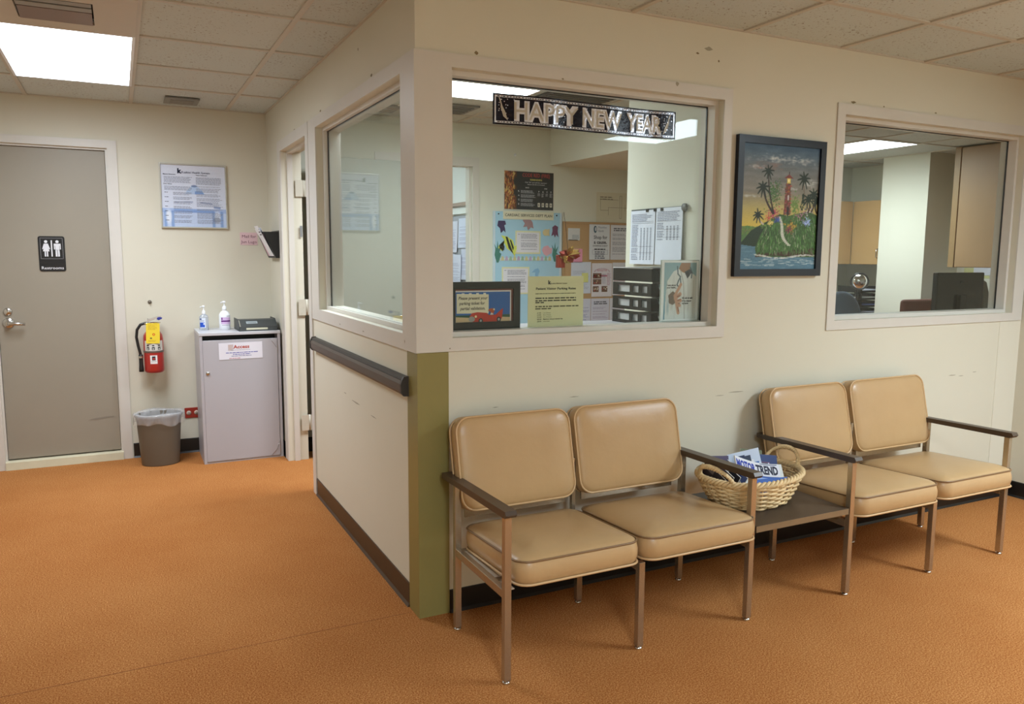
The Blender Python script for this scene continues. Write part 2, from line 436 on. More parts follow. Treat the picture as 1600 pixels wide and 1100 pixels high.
# --- ceiling: grid bars and tiles
ceil = struct('ceiling', loc=(0, 0, H))
GX = [-.27+T*k for k in range(-5, 13)]; GY = [-.47+T*k for k in range(-8, 11)]
ZT = H+.006
cells_skip = {}
def cell(ix, iy): return (ix, iy)
LIGHTS = [(-1.489, -.880, 1.359, 2.578), (2.778, 3.388, -2.908, -1.689), (-.880, -.270, -4.2, -2.98), (.145, 1.36, 1.355, 1.965), (4.815, 5.415, 1.94, 3.16), (.5, 1.1, 3.3, 4.5)]
def covered(x0, x1, y0, y1):
    for (a, b, c, d) in LIGHTS+[(-1.489, -.880, .749, 1.359)]:
        if x0 > a-.02 and x1 < b+.02 and y0 > c-.02 and y1 < d+.02: return True
    return False
full_me = None
def tile(x0, x1, y0, y1, name='tile'):
    global full_me
    wd, dp = x1-x0-.006, y1-y0-.006
    full = abs(wd-(T-.006)) < .004 and abs(dp-(T-.006)) < .004
    if full and full_me:
        o = bpy.data.objects.new(name, full_me); C.objects.link(o)
    else:
        o = obj(name, MB().box(-wd/2, wd/2, -dp/2, dp/2, 0, .012), M_tile)
        if full: full_me = o.data
    o.parent = ceil; o.location = ((x0+x1)/2, (y0+y1)/2, .006)
def lay(rx0, rx1, ry0, ry1, gx, gy, ymin=-9):
    xs = [rx0]+[g for g in gx if rx0+.03 < g < rx1-.03]+[rx1]
    ys = [ry0]+[g for g in gy if ry0+.03 < g < ry1-.03]+[ry1]
    for i in range(len(xs)-1):
        for j in range(len(ys)-1):
            if covered(xs[i], xs[i+1], ys[j], ys[j+1]): continue
            if ys[j+1] < ymin: continue
            tile(xs[i], xs[i+1], ys[j], ys[j+1])
    for g in xs:
        a = max(rx0, g-.012); b = min(rx1, g+.012); mb = MB()
        for j in range(len(ys)-1):
            if any(q+.05 < g < r-.05 and ys[j] > u-.02 and ys[j+1] < v+.02 for (q, r, u, v) in LIGHTS): continue
            mb.box(a, b, ys[j], ys[j+1], -.0015, .02)
        obj('grid_bar', mb, M_bar, ceil)
    for g in ys:
        c = max(ry0, g-.012); d = min(ry1, g+.012); mb = MB()
        for i in range(len(xs)-1):
            if any(u+.05 < g < v-.05 and xs[i] > q-.02 and xs[i+1] < r+.02 for (q, r, u, v) in LIGHTS): continue
            mb.box(xs[i]+.012, xs[i+1]-.012, c, d, -.001, .02)
        obj('cross_bar', mb, M_bar, ceil)
lay(XL, XR, YN, 0, GX, GY)
lay(XL, 0, 0, YB, GX, GY)
GXo = [1.36+T*k for k in range(-3, 9)]; GYo = [1.36+T*k for k in range(-3, 6)]
lay(.13, 4.3, .13, YO, GXo, GYo)
lay(4.3, XO, .13, YO2, [4.815, 5.415, 6.025], [1.94-T*2, 1.94-T, 1.94, 3.16])
obj('slab', MB().box(XL-.15, XO+.15, YN-.15, 5.6, .025, .10), M_wall, ceil)
obj('plain_panel', MB().box(.13, 1.75, YO+.1, 5.4, 0, .02), M_white, ceil)

# ceiling lights
def ceiling_light(i, lab, mlamp):
    x0, x1, y0, y1 = LIGHTS[i]
    cx, cy = (x0+x1)/2, (y0+y1)/2
    t = thing('ceiling_light', lab, 'ceiling light', (cx, cy, H-.006), group=None)
    a, b = (x1-x0)/2-.004, (y1-y0)/2-.004; f = .014
    mb = MB(); mb.box(-a, a, -b, -b+f, 0, .012); mb.box(-a, a, b-f, b, 0, .012); mb.box(-a, -a+f, -b+f, b-f, 0, .012); mb.box(a-f, a, -b+f, b-f, 0, .012)
    obj('light_frame', mb, M_white_p, t)
    obj('diffuser', MB().add([(-a+f, -b+f, .006), (a-f, -b+f, .006), (a-f, b-f, .006), (-a+f, b-f, .006)], [(0, 3, 2, 1)]), mlamp, t)
ceiling_light(0, 'large lit panel in the hallway ceiling beside the vent', M_lamp)
ceiling_light(1, 'lit ceiling panel over the waiting room, mirrored in the office glass', M_lampf)
ceiling_light(2, 'lit ceiling panel of the waiting room behind the viewer', M_lampf)
ceiling_light(3, 'lit office ceiling panel behind the top left of the larger window', M_lampo)
ceiling_light(4, 'lit office ceiling panel seen through the right window', M_lampo)
ceiling_light(5, 'lit ceiling panel of the small room behind the office doorway', M_lampb)

# hallway air vent set in a plain panel
t = thing('air_vent', 'brown louvred air vent in white panel before the lit hallway light', 'vent', (-1.185, 1.054, H-.008))
a = T/2-.005
mb = MB(); x0, x1, y0, y1 = -.148, .137, -.16, .17
mb.box(-a, x0, -a, a, 0, .014); mb.box(x1, a, -a, a, 0, .014); mb.box(x0, x1, -a, y0, 0, .014); mb.box(x0, x1, y1, a, 0, .014)
obj('vent_panel', mb, mat('vent_panel_paint', (196, 184, 166), .5), t)
mb = MB(); M_vent = mat('brown_vent_paint', (132, 110, 98), .4)
mb.prism([(.011, .006), (.158, -.006), (.17, -.002), (.17, .004), (.011, .010)], 'x', x0+.006, x1-.006)
obj('vent_blade', mb, M_vent, t)
for (ya, yb_) in ((-.065, -.022), (-.135, -.10)):
    obj('slat', MB().prism([(ya, .004), (yb_, .0), (yb_, .004), (ya, .008)], 'x', x0+.006, x1-.006), mat('pale_vent_paint', (150, 146, 138), .4), t)
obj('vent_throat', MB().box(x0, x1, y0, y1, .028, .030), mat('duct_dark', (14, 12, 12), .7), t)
t = thing('air_vent', 'small grey ceiling vent near the hallway back wall', 'vent', (-.58, 2.945, H-.008))
mb = MB(); mb.bbox(-.105, .105, -.115, .115, 0, .01, .003); obj('vent_plate', mb, mat('grey_vent_paint', (120, 118, 112), .4), t)
for k in range(5): obj('slat', MB().box(-.07, .07, -.06+k*.026, -.048+k*.026, -.006, 0), mat('pale_vent_paint', (150, 146, 138), .4), t)
t = thing('return_grille', 'dark return air grille in the office ceiling above the banner', 'vent', (1.66, 1.58, H-.008))
mb = MB(); obj('grille_frame', mb.box(-.24, .24, -.22, .22, 0, .012), mat('dark_grille_paint', (84, 84, 84), .5), t)
for k in range(9): obj('slat', MB().box(-.22, .22, -.19+k*.045, -.175+k*.045, -.006, 0), mat('grille_slat_paint', (104, 104, 102), .5), t)
t = thing('air_vent', 'grey office ceiling vent left of the banner', 'vent', (1.08, 2.35, H-.008))
obj('vent_plate', MB().box(-.17, .17, -.15, .15, 0, .012), mat('grey_vent_paint', (120, 118, 112), .5), t)
for k in range(5): obj('slat', MB().box(-.14, .14, -.12+k*.055, -.09+k*.055, -.006, 0), mat('grille_slat_paint', (104, 104, 102), .5), t)
t = thing('air_vent', 'pale office ceiling vent seen through the side window', 'vent', (.62, 2.56, H-.008))
obj('vent_plate', MB().box(-.16, .16, -.13, .13, 0, .012), mat('grey_vent_paint', (120, 118, 112), .5), t)
for k in range(4): obj('slat', MB().box(-.13, .13, -.10+k*.055, -.07+k*.055, -.006, 0), mat('pale_vent_paint', (150, 146, 138), .5), t)

# --- baseboards
def base_profile(n, axis, a, b, w0, sgn, h, m):
    # cove base: thin sheet with a small toe
    p = [(w0, 0), (w0+sgn*.012, 0), (w0+sgn*.004, .012), (w0+sgn*.004, h-.004), (w0+sgn*.002, h), (w0, h)]
    struct(n, MB().prism(p, axis, a, b), m)
base_profile('baseboard_front', 'x', .126, XR-.004, 0, -1, .096, M_black)
base_profile('baseboard_right', 'y', YN, -.0045, XR, -1, .096, M_black)
base_profile('baseboard_side', 'y', .117, 1.80, 0, -1, .103, M_brown)
base_profile('baseboard_back', 'x', -.975, -.004, YB, -1, .105, M_black)
base_profile('baseboard_corner', 'y', 2.765, YB-.004, 0, -1, .105, M_black)
base_profile('baseboard_office', 'x', .135, .70, YO, -1, .105, M_black)

# --- olive corner guard
mb = MB().prism([(-.003, -.003), (.126, -.003), (.126, 0), (0, 0), (0, .115), (-.003, .115)], 'z', 0, 1.066)
struct('trim_2', mb, M_green)

# --- windows
def casing(axis, o0, o1, z0, z1, hole, face, d):
    """flat boards around a hole; returns list of (name, mb)"""
    p, q, zl, zh = hole
    def B(a, b, c, e):
        mb = MB()
        if axis == 'x': mb.box(a, b, face-d, face, c, e)
        else: mb.box(face-d, face, a, b, c, e)
        return mb
    return [B(o0, p, z0, z1), B(q, o1, z0, z1), B(p, q, zh, z1), B(p, q, z0, zl)]
def window(n, axis, hole, out, gy, loc):
    wd = struct(n, loc=loc)
    p, q, zl, zh = hole; o0, o1, z0, z1 = out
    for mb in casing(axis, o0, o1, z0, z1, hole, 0, .007): wpart('casing_board', mb, M_trim, wd)
    s = .019
    def B(a, b, c, d, e, f, name, mt):
        mb = MB()
        if axis == 'x': mb.box(a, b, c, d, e, f)
        else: mb.box(c, d, a, b, e, f)
        return wpart(name, mb, mt, wd)
    g0, g1 = gy, gy+.006
    for (c, d) in ((.035, g0), (g1, .13)):
        B(p, p+s, c, d, zl, zh, 'window_stop', M_trim); B(q-s, q, c, d, zl, zh, 'window_stop', M_trim)
        B(p+s, q-s, c, d, zh-s, zh, 'window_stop', M_trim); B(p+s, q-s, c, d, zl, zl+s, 'window_stop', M_trim)
    B(p, q, g0+.0005, g1-.0005, zl, zh, 'pane', M_glass)
    e = .004; g = M_dark
    B(p+s, p+s+e, g0-.001, g1+.001, zl+s, zh-s, 'gasket', g); B(q-s-e, q-s, g0-.001, g1+.001, zl+s, zh-s, 'gasket', g)
    B(p+s+e, q-s-e, g0-.001, g1+.001, zh-s-e, zh-s, 'gasket', g)
    return wd
window('window_1', 'x', W1, (-.007, 1.505, 1.068, 2.187), .085, (.8, 0, 1.1))
window('window_2', 'x', W2, (2.172, 3.795, 1.073, 2.189), .085, (2.96, 0, 1.1))
window('window_3', 'y', SW, (-.0, 1.795, 1.066, 2.187), .058, (0, .9, 1.1))

# small paint chips and scuffs on walls and casings
rnc = random.Random(21); M_chip = mat('chip_dark', (120, 104, 70), .6); M_scf = mat('scuff_grey', (158, 152, 132), .6)
def chips(parent_name, plane, items):
    par = bpy.data.objects[parent_name]
    for (a_, z_, w_, h_, mt_) in items:
        pts = [(a_+w_*(k/6-.5), z_+h_*(.5*math.sin(PI*k/6)*rnc.uniform(.6, 1.2))) for k in range(7)]+[(a_+w_*(.5-k/6), z_-h_*(.5*math.sin(PI*k/6)*rnc.uniform(.6, 1.2))) for k in range(1, 6)]
        mb_ = MB()
        if plane[0] == 'y': mb_.add([(p_[0], plane[1], p_[1]) for p_ in pts], [tuple(range(12))])
        else: mb_.add([(plane[1], p_[0], p_[1]) for p_ in pts], [tuple(range(11, -1, -1))])
        wpart('paint_chip', mb_, mt_, par)
chips('wall_front', ('y', -.0006), [(1.60, .800, .10, .006, M_scf), (1.50, .790, .06, .004, M_scf), (3.20, .778, .07, .006, M_scf), (3.28, .770, .05, .004, M_scf), (3.40, .785, .04, .004, M_scf),
    (.70, .845, .05, .004, M_scf), (.33, .83, .03, .004, M_scf), (.245, 2.200, .018, .014, M_chip), (1.36, 2.345, .05, .02, M_scf), (1.30, 2.32, .02, .008, M_chip), (1.42, 2.30, .01, .012, M_chip), (2.28, 2.2, .04, .012, M_chip), (2.50, 2.198, .012, .010, M_chip), (2.9, 2.2, .02, .008, M_chip)])
chips('wall_side', ('x', -.0006), [(1.50, 2.2, .04, .012, M_chip), (.55, 2.2, .03, .014, M_chip), (.9, .72, .16, .008, M_scf), (.6, .705, .10, .006, M_scf), (1.1, .735, .05, .006, M_scf), (.75, 2.35, .012, .016, M_chip), (2.2, 2.198, .05, .006, M_chip)])
chips('window_3', ('x', -.0076), [(1.15, 1.085, .03, .006, M_scf), (.72, 1.087, .035, .006, M_scf), (.13, 1.10, .006, .016, M_chip)])
chips('window_1', ('y', -.0076), [(.62, 2.142, .012, .006, M_chip), (1.19, 2.18, .02, .02, M_scf), (.13, 1.08, .006, .006, M_chip)])

# --- side door (open into the office)
d2 = struct('door_2', loc=(0, 2.26, 0))
for a, b, c, e in ((1.797, 1.87, 0, 2.187), (2.66, 2.762, 0, 2.187), (1.87, 2.66, 2.12, 2.187)):
    wpart('casing_board', MB().box(-.009, 0, a, b, c, e), M_trim, d2)
wpart('door_stop', MB().box(.04, .075, 1.87, 1.885, 0, 2.12), M_trim, d2)
wpart('door_stop', MB().box(.035, .07, 2.645, 2.66, 0, 2.12), M_trim, d2)
wpart('door_stop', MB().box(.035, .07, 1.885, 2.645, 2.105, 2.12), M_trim, d2)
leafm = mat('grey_green_door_paint', (130, 134, 124), .45)
lf = wpart('leaf', MB().bbox(.165, .93, 2.63, 2.67, .015, 2.10, .003), leafm, d2)
for zc in (1.88, 1.075, .265):
    h = MB(); h.box(.085, .135, 2.644, 2.6462, zc-.055, zc+.055); h.tube([(.142, 2.652, zc-.055), (.142, 2.652, zc+.055)], .008, 8)
    h.box(.142, .166, 2.6485, 2.6505, zc-.055, zc+.055)
    for dz in (-.04, 0, .04): h.box(.105+.01*(dz == 0), .109+.01*(dz == 0), 2.6425, 2.644, zc+dz-.002, zc+dz+.002)
    wpart('hinge', h, mat('painted_hinge', (196, 190, 174), .4), d2)
wpart('strike_plate', MB().box(.108, .125, 2.6435, 2.645, 1.555, 1.63), mat('galvanised_plate', (170, 172, 176), .35, metal=.8), d2)
lv = MB().tube([(.87, 2.63, 1.0), (.87, 2.57, 1.0), (.79, 2.57, 1.0)], .009, 8); lv.lathe([(.026, 0), (.026, .006)], 16, M=Matrix.Translation((.87, 2.63, 1.0)) @ Matrix.Rotation(PI/2, 4, 'X'))
wpart('door_handle', lv, M_chrome, d2)

# --- restroom door
d1 = struct('door_1', loc=(-1.39, YB, 0))
for a, b, c, e in ((-1.79, -1.742, 0, 2.187), (-1.04, -.981, 0, 2.187), (-1.742, -1.04, 2.136, 2.187)):
    wpart('casing_board', MB().box(a, b, YB-.009, YB, c, e), M_trim, d1)
for a, b, c, e in ((-1.742, -1.730, 0, 2.136), (-1.053, -1.04, 0, 2.136), (-1.730, -1.053, 2.122, 2.136)):
    wpart('door_stop', MB().box(a, b, YB+.012, YB+.11, c, e), M_trim, d1)
wpart('leaf', MB().bbox(-1.728, -1.055, YB+.03, YB+.07, .064, 2.12, .002), M_door, d1)
wpart('threshold', MB().prism([(YB-.02, 0), (YB-.014, .05), (YB+.006, .056), (YB+.11, .056), (YB+.11, 0)], 'x', -1.742, -1.04), mat('ivory_threshold', (206, 198, 170), .5, var=.1, vscale=14), d1)
k = MB(); Mx = Matrix.Translation((-1.672, YB+.03, .978)) @ Matrix.Rotation(PI/2, 4, 'X')
k.lathe([(.034, 0), (.034, .006), (.028, .010), (.014, .012), (.012, .045)], 20, M=Mx)
k.tube([(-1.672, YB-.012, .978), (-1.66, YB-.018, .978), (-1.62, YB-.02, .974), (-1.575, YB-.018, .970)], [.011, .012, .010, .009], 10)
wpart('lever_handle', k, M_chrome, d1)
k = MB().lathe([(.026, 0), (.026, .006), (.02, .012), (.0, .013)], 20, M=Matrix.Translation((-1.672, YB+.03, 1.052)) @ Matrix.Rotation(PI/2, 4, 'X'))
wpart('deadbolt', k, M_chrome, d1)
wpart('scuff_mark', MB().poly([(-1.25, .292), (-1.2, .289), (-1.09, .30), (-1.085, .307), (-1.13, .308), (-1.2, .301)], YB+.0285, mat('scuff', (134, 125, 112), .6)), None, d1)

# office doorway casing
d3 = struct('door_3', loc=(1.12, YO, 0))
for a, b, c, e in ((.709, .76, 0, 2.187), (1.49, 1.545, 0, 2.187), (.76, 1.49, 2.12, 2.187)):
    wpart('casing_board', MB().box(a, b, YO-.008, YO, c, e), M_trim, d3)
wpart('door_stop', MB().box(1.475, 1.49, YO+.03, YO+.1, 0, 2.12), M_trim, d3)
wpart('door_stop', MB().box(.76, .775, YO+.03, YO+.1, 0, 2.12), M_trim, d3)

# --- bumper rail
t = thing('bumper_rail', 'brown wall bumper rail below the side window', 'rail', (0, .95, .92))
prof = [(-.001, -.034), (-.022, -.032), (-.031, -.02), (-.033, .012), (-.028, .026), (-.001, .03)]
obj('rail_cover', MB().prism([(a, b) for a, b in prof], 'y', -.835, .79), M_rail, t)
# dark strip along the top
obj('top_strip', MB().prism([(-.001, .0305), (-.026, .0275), (-.022, .04), (-.001, .042)], 'y', -.835, .79), M_raild, t)
for s in (-.852, .79): obj('end_cap', MB().prism([(-.001, -.037), (-.024, -.035), (-.034, -.022), (-.036, .012), (-.03, .03), (-.022, .043), (-.001, .045)], 'y', s, s+.017), M_raild, t)

# ------------------------------------------------------------------ waiting room seating
def rrect(hw, hd, r, n=6):
    """rounded rectangle outline, counter-clockwise"""
    pts = []
    for cx, cy, a0 in ((hw-r, hd-r, 0), (-hw+r, hd-r, 90), (-hw+r, -hd+r, 180), (hw-r, -hd+r, 270)):
        for k in range(n+1):
            a = R(a0+90*k/n); pts.append((cx+r*math.cos(a), cy+r*math.sin(a)))
    return pts
def cushion(hw, hd, h, crown, r, seed=0):
    rings = [(.03, 0), (.008, .001), (.002, .008), (-.004, h*.35), (-.005, h*.6), (0, h-.008), (.004, h-.001), (.018, h+crown*.28), (.045, h+crown*.58), (.085, h+crown*.82), (.13, h+crown*.95), (.18, h+crown)]
    mb = MB(); vs = []; n = None; kf = min(1, (min(hw, hd)-.03)/.18)
    for ins, z in rings:
        ins = ins*kf if ins > .01 else ins
        q = rrect(hw-ins, hd-ins, max(r-ins*.5, .012)); n = len(q)
        for x, y in q:
            vs.append((x, y, z))
    fs = []
    for i in range(len(rings)-1):
        for k in range(n):
            k2 = (k+1) % n; fs.append((i*n+k, i*n+k2, (i+1)*n+k2, (i+1)*n+k))
    vs.append((0, 0, h+crown)); c = len(vs)-1
    for k in range(n): fs.append(((len(rings)-1)*n+k, (len(rings)-1)*n+(k+1) % n, c))
    mb.add(vs, fs, None, True)
    mb.add([vs[k] for k in range(n)], [tuple(range(n-1, -1, -1))], None)
    return mb
def welt(hw, hd, r, z, rad=.0045):
    return MB().tube([(x, y, z) for x, y in rrect(hw+.001, hd+.001, r)], rad, 6, closed=True)
def bench(label, X, Y, legs_x, seats, backs, yf, yb, arm_names):
    t = thing('double_seat', label, 'chair', (X, Y, 0), group=None)
    L = [x-X for x in legs_x]; yf -= Y; yb -= Y; yr = yb
    s = .0125
    for i, x in enumerate(L):
        for fy, is_front in ((yf, True), (yr, False)):
            top = .585 if i != 1 else .335
            lg = obj('leg', MB().bbox(x-s, x+s, fy-s, fy+s, .012, top, .0015), M_steel, t)
            g = MB().lathe([(.013, 0), (.015, .004), (.012, .008), (.007, .010), (.007, .014)], 12, c=(x, fy, 0))
            obj('glide', g, M_chrome, lg)
    for i in (0, 2):
        x = L[i]
        mb = MB(); q = -.62-Y
        mb.prism([(-.045-Y, .598), (-.045-Y, .578), (yf-.005, .586), (yf+.004-.03, .588), (yf-.034, .598), (yf-.026, .611), (-.045-Y, .600)], 'x', x-.021, x+.021)
        obj('armrest', mb, mat('brown_arm_laminate', (70, 56, 44), .35, var=.12, vscale=20), t)
    # under-seat frame
    for i, x in enumerate(L):
        o = obj('side_rail', MB().bbox(x-.011, x+.011, yf+s, yr-s, .300, .330, .0015), M_steel, t)
    if True:
        x = L[0]; obj('side_bracket', MB().box(x+.011, x+.040, yf+.02, yr-.01, .318, .3215), mat('worn_white_paint', (196, 180, 158), .5, var=.2, vscale=30), t)
    gx = (backs[0][1]+backs[1][0])/2-X
    obj('back_upright', MB().bbox(gx-.008, gx+.008, yr+.006, yr+.026, .326, .62, .001), M_steel, t)
    for (ys_) in (yf+.11, yr-.02):
        obj('cross_rail', MB().box(L[0]+s, L[2]-s, ys_-.011, ys_+.011, .302, .326), M_steel, t)
    # seats
    for j, (a, b) in enumerate(seats):
        hw = (b-a)/2; hd = .243; h = .085
        se = obj('seat', cushion(hw, hd, h, .028, .056, j), M_vinyl, t, (((a+b)/2)-X, -.378-Y, .335), (R(3.), 0, 0))
        # front edge tips slightly up: local +y is the back
        obj('piping', welt(hw, hd, .056, h-.003, .0036), mat('dark_piping', (128, 98, 66), .4), se); obj('piping', welt(hw, hd, .054, .003), M_pipe, se)
        se.rotation_euler = (R(-3.0), 0, 0)
    for j, (a, b) in enumerate(backs):
        hw = (b-a)/2; hh = .176; th = .072
        bk = obj('backrest', cushion(hw, hh, th, .016, .056, 5+j), M_vinyl, t, (((a+b)/2)-X, -.076-Y, .635), (R(90-13), 0, 0))
        obj('piping', welt(hw, hh, .056, th-.003, .0042), M_pipe, bk); obj('piping', welt(hw, hh, .054, .003, .0042), M_pipe, bk)
        # steel plate behind the pad
        obj('back_bracket', MB().box(((a+b)/2)-X-hw*.9, ((a+b)/2)-X+hw*.9, yr+.012, yr+.018, .44, .50), M_steel, t)
    return t
bench('pair of joined tan vinyl seats nearest the olive corner post', .645, -.36, (.10, .645, 1.17), ((.130, .622), (.645, 1.176)), ((.112, .607), (.634, 1.150)), -.577, -.148, None)
bench('pair of joined tan vinyl seats at the right, beyond the low table', 2.26, -.37, (1.72, 2.265, 2.79), ((1.742, 2.268), (2.292, 2.815)), ((1.705, 2.207), (2.242, 2.790)), -.583, -.160, None)
# low table hung between the two seat pairs
t = thing('side_table', 'low dark brown laminate table between the two seat pairs under the magazine basket', 'table', (1.445, -.36, 0))
M_wal = mat('dark_walnut_laminate', (66, 53, 42), .38, var=.22, vscale=9)
obj('tabletop', MB().bbox(-.258, .258, -.232, .215, .362, .388, .002), M_wal, t)
obj('edge_band', MB().box(-.258, .258, -.2335, -.232, .3625, .3872), mat('worn_laminate_edge', (128, 104, 76), .45, var=.15, vscale=30), t)
for sx in (-.2575, .2375):
    obj('support_rail', MB().box(sx, sx+.02, -.20, .19, .34, .362), M_steel, t)
for sx in (-.232, .236-.022):
    pass

# basket
def ell(a, b, z, n, amp=0, ph=0, k=14, cx=0, cy=0, p=2.3):
    out = []
    for i in range(n):
        th = 2*PI*i/n; c, s_ = math.cos(th), math.sin(th)
        rr = 1/((abs(c)**p+abs(s_)**p)**(1/p))
        am = amp*math.sin(k*th+ph)
        out.append((cx+(a*rr+am)*c, cy+(b*rr+am)*s_, z+.0015*math.sin(k*.5*th+ph)))
    return out
M_wick = mat('pale_wicker', (222, 194, 146), .45, var=.25, vscale=25, bump=.2, bscale=80)
bk = thing('wicker_basket', 'oval wicker basket of magazines with two rope handles on the low table', 'basket', (1.408, -.315, .389), R(12))
A0, B0, A1, B1, HB = .180, .140, .252, .182, .128
obj('basket_base', MB().lathe([(.0, 0), (1., .0), (1.0, .008), (0, .008)], 32, sx=A0-.005, sy=B0-.005), M_wick, bk)
rows = 12
for i in range(rows):
    f = i/(rows-1); q = f**.8
    a, b = A0+(A1-A0)*q, B0+(B1-B0)*q
    obj('wicker_strand', MB().tube(ell(a, b, .008+f*(HB-.018), 168, .0055, PI*(i % 2), 14), .0055, 6, closed=True), M_wick, bk)
mb = MB()
for i in range(28):
    th = 2*PI*(i+.5)/28; c, s_ = math.cos(th), math.sin(th); rr = 1/((abs(c)**2.3+abs(s_)**2.3)**(1/2.3))
    mb.tube([(A0*rr*c, B0*rr*s_, .004), ((A0*.35+A1*.65)*rr*c, (B0*.35+B1*.65)*rr*s_, HB*.5), (A1*rr*c, B1*rr*s_, HB)], .0035, 5)
obj('stakes', mb, M_wick, bk)
for ph in (0, PI*2/3, PI*4/3):
    pts = []
    for i in range(220):
        th = 2*PI*i/220; c, s_ = math.cos(th), math.sin(th); rr = 1/((abs(c)**2.3+abs(s_)**2.3)**(1/2.3))
        tw = 22*th+ph; o = .009*math.cos(tw)
        pts.append(((A1*rr+o)*c, (B1*rr+o)*s_, HB-.004+.009*math.sin(tw)))
    obj('rim_strand', MB().tube(pts, .0068, 6, closed=True), M_wick, bk)
for sgn in (-1, 1):
    hd = MB()
    for ph in (0, 2.1, 4.2):
        pts = []
        for i in range(60):
            f = i/59; an = PI*f
            y = -.085*math.cos(an); z = HB-.02+.082*math.sin(an)**.8; x = sgn*(A1-.004+.034*math.sin(an)-.02*(abs(math.cos(an))**3))
            tw = 16*an+ph
            pts.append((x+.0065*math.cos(tw), y+.0045*math.sin(tw)*math.cos(an), z+.0065*math.sin(tw)*math.sin(an)))
        hd.tube(pts, .0058, 6)
    obj('rope_handle', hd, M_wick, bk)

# magazines
def magazine(label, TL, TR, lean, h_, th, face, deco, bend=0., group='magazines in the wicker basket'):
    """TL, TR: upper corners in world metres; lean: direction the cover rises in"""
    TL, TR = Vector(TL), Vector(TR); w_ = (TR-TL).length; u = (TR-TL).normalized()
    v = Vector(lean); v = (v-u*v.dot(u)).normalized(); nrm = v.cross(u)
    o_m = MB(); n = 10; mc = ink(*face); mp = ink(226, 222, 212)
    def P(x, z, y): return (x, y+bend*math.sin(PI*(x/w_)), z-bend*.6*math.sin(PI*(x/w_)))
    def strip(x0, x1, z0, z1, y, mt):
        x0, x1, z0, z1 = x0*w_, x1*w_, z0*h_, z1*h_
        for k in range(n):
            a, b = x0+(x1-x0)*k/n, x0+(x1-x0)*(k+1)/n
            o_m.add([P(a, z0, y), P(b, z0, y), P(b, z1, y), P(a, z1, y)], [(0, 1, 2, 3)], mt)
    strip(0, 1, 0, 1, 0, mc)
    vs = []; fs = []
    for k in range(n+1):
        x = w_*k/n; vs += [P(x, 0, .0003), P(x, h_, .0003), P(x, h_, th), P(x, 0, th)]
    for k in range(n):
        a = k*4; b = a+4
        fs += [(a+1, b+1, b+2, a+2), (a, a+3, b+3, b), (a+3, a+2, b+2, b+3)]
    fs += [(0, 1, 2, 3), (n*4+3, n*4+2, n*4+1, n*4)]
    o_m.add(vs, fs, mp)
    deco(o_m, strip, P, w_, h_)
    M = Matrix((u, nrm, v)).transposed()
    o = obj('magazine', o_m, None, None, TL-v*h_, M.to_euler())
    return tag(o, label, 'magazine', group)
def d_main(m_, strip, P, w_, h_):
    strip(.0, .94, .56, .985, -.0004, ink(222, 222, 230))
    for s_, x, wd, col in (('MOTOR', .02, .42, (34, 58, 160)), ('TREND', .45, .45, (30, 32, 56))):
        v, f = glyphs(s_, .045); x0 = min(a[0] for a in v); x1 = max(a[0] for a in v); kx = wd*w_/(x1-x0)
        m_.add([P(x*w_+(a[0]-x0)*kx, h_*.62+a[1]*.056, -.0012) for a in v], f, ink(*col))
    strip(.55, .9, .94, .975, -.0008, ink(110, 116, 140)); strip(.1, .9, .3, .54, -.0006, ink(44, 84, 166)); strip(.3, .7, .36, .48, -.0010, ink(150, 176, 220))
def d_blocks(cols):
    def f(m_, strip, P, w_, h_):
        rn = random.Random(str(cols)); k = 0
        for c in cols:
            k += 1; x = rn.uniform(.03, .6); z = rn.uniform(.62, .96)
            strip(x, min(.97, x+rn.uniform(.2, .5)), z-rn.uniform(.10, .3), z, -.0004*k-.0002, ink(*c))
    return f
F = (0, .64, .77)
magazine('magazine with large blue and black capital title, foremost in the wicker basket', (1.352, -.275, .583), (1.588, -.316, .524), F, .14, .006, (216, 218, 214), d_main, .012)
magazine('pale blue magazine standing behind the title magazine in the basket', (1.345, -.235, .575), (1.500, -.262, .598), (0, .25, .97), .16, .004, (196, 208, 228), d_blocks([(70, 110, 180), (226, 228, 236), (60, 70, 90), (50, 60, 90)]))
magazine('magazine with a green and yellow cover corner near the back of the basket', (1.44, -.215, .590), (1.56, -.225, .570), (0, .3, .95), .15, .004, (110, 116, 92), d_blocks([(190, 160, 70), (50, 70, 60), (200, 190, 170)]))
magazine('navy and red magazine lying low beside the title magazine in the basket', (1.47, -.222, .567), (1.63, -.245, .543), (0, .4, .9), .15, .004, (50, 66, 112), d_blocks([(160, 60, 70), (180, 190, 215), (36, 44, 80), (90, 120, 180)]))
magazine('plum and white magazine leaning at the back left of the basket', (1.255, -.225, .578), (1.350, -.240, .572), (0, .25, .95), .16, .004, (88, 80, 106), d_blocks([(190, 184, 196), (60, 50, 70), (120, 110, 150)]))
FL = (.12, 0, 1)
for i, (x, y0, z0, c, bl_, lab) in enumerate((
        (1.246, -.215, .552, (60, 56, 74), (120, 116, 130), 'dark magazine edge nearest the left basket handle'),
        (1.264, -.228, .558, (206, 204, 210), (80, 84, 120), 'white edged magazine second from the left basket handle'),
        (1.266, -.242, .566, (66, 62, 84), (150, 150, 170), 'slate magazine fanned third from the left basket handle'),
        (1.290, -.256, .568, (34, 34, 44), (200, 200, 206), 'black magazine fanned under the armrest in the basket'),
        (1.316, -.270, .566, (84, 100, 150), (40, 60, 120), 'blue grey magazine fanned just left of the title magazine'))):
    magazine(lab, (x, y0, z0), (x+.012, y0-.115, z0-.055), FL, .085, .005, c, d_blocks([bl_, c, bl_]))
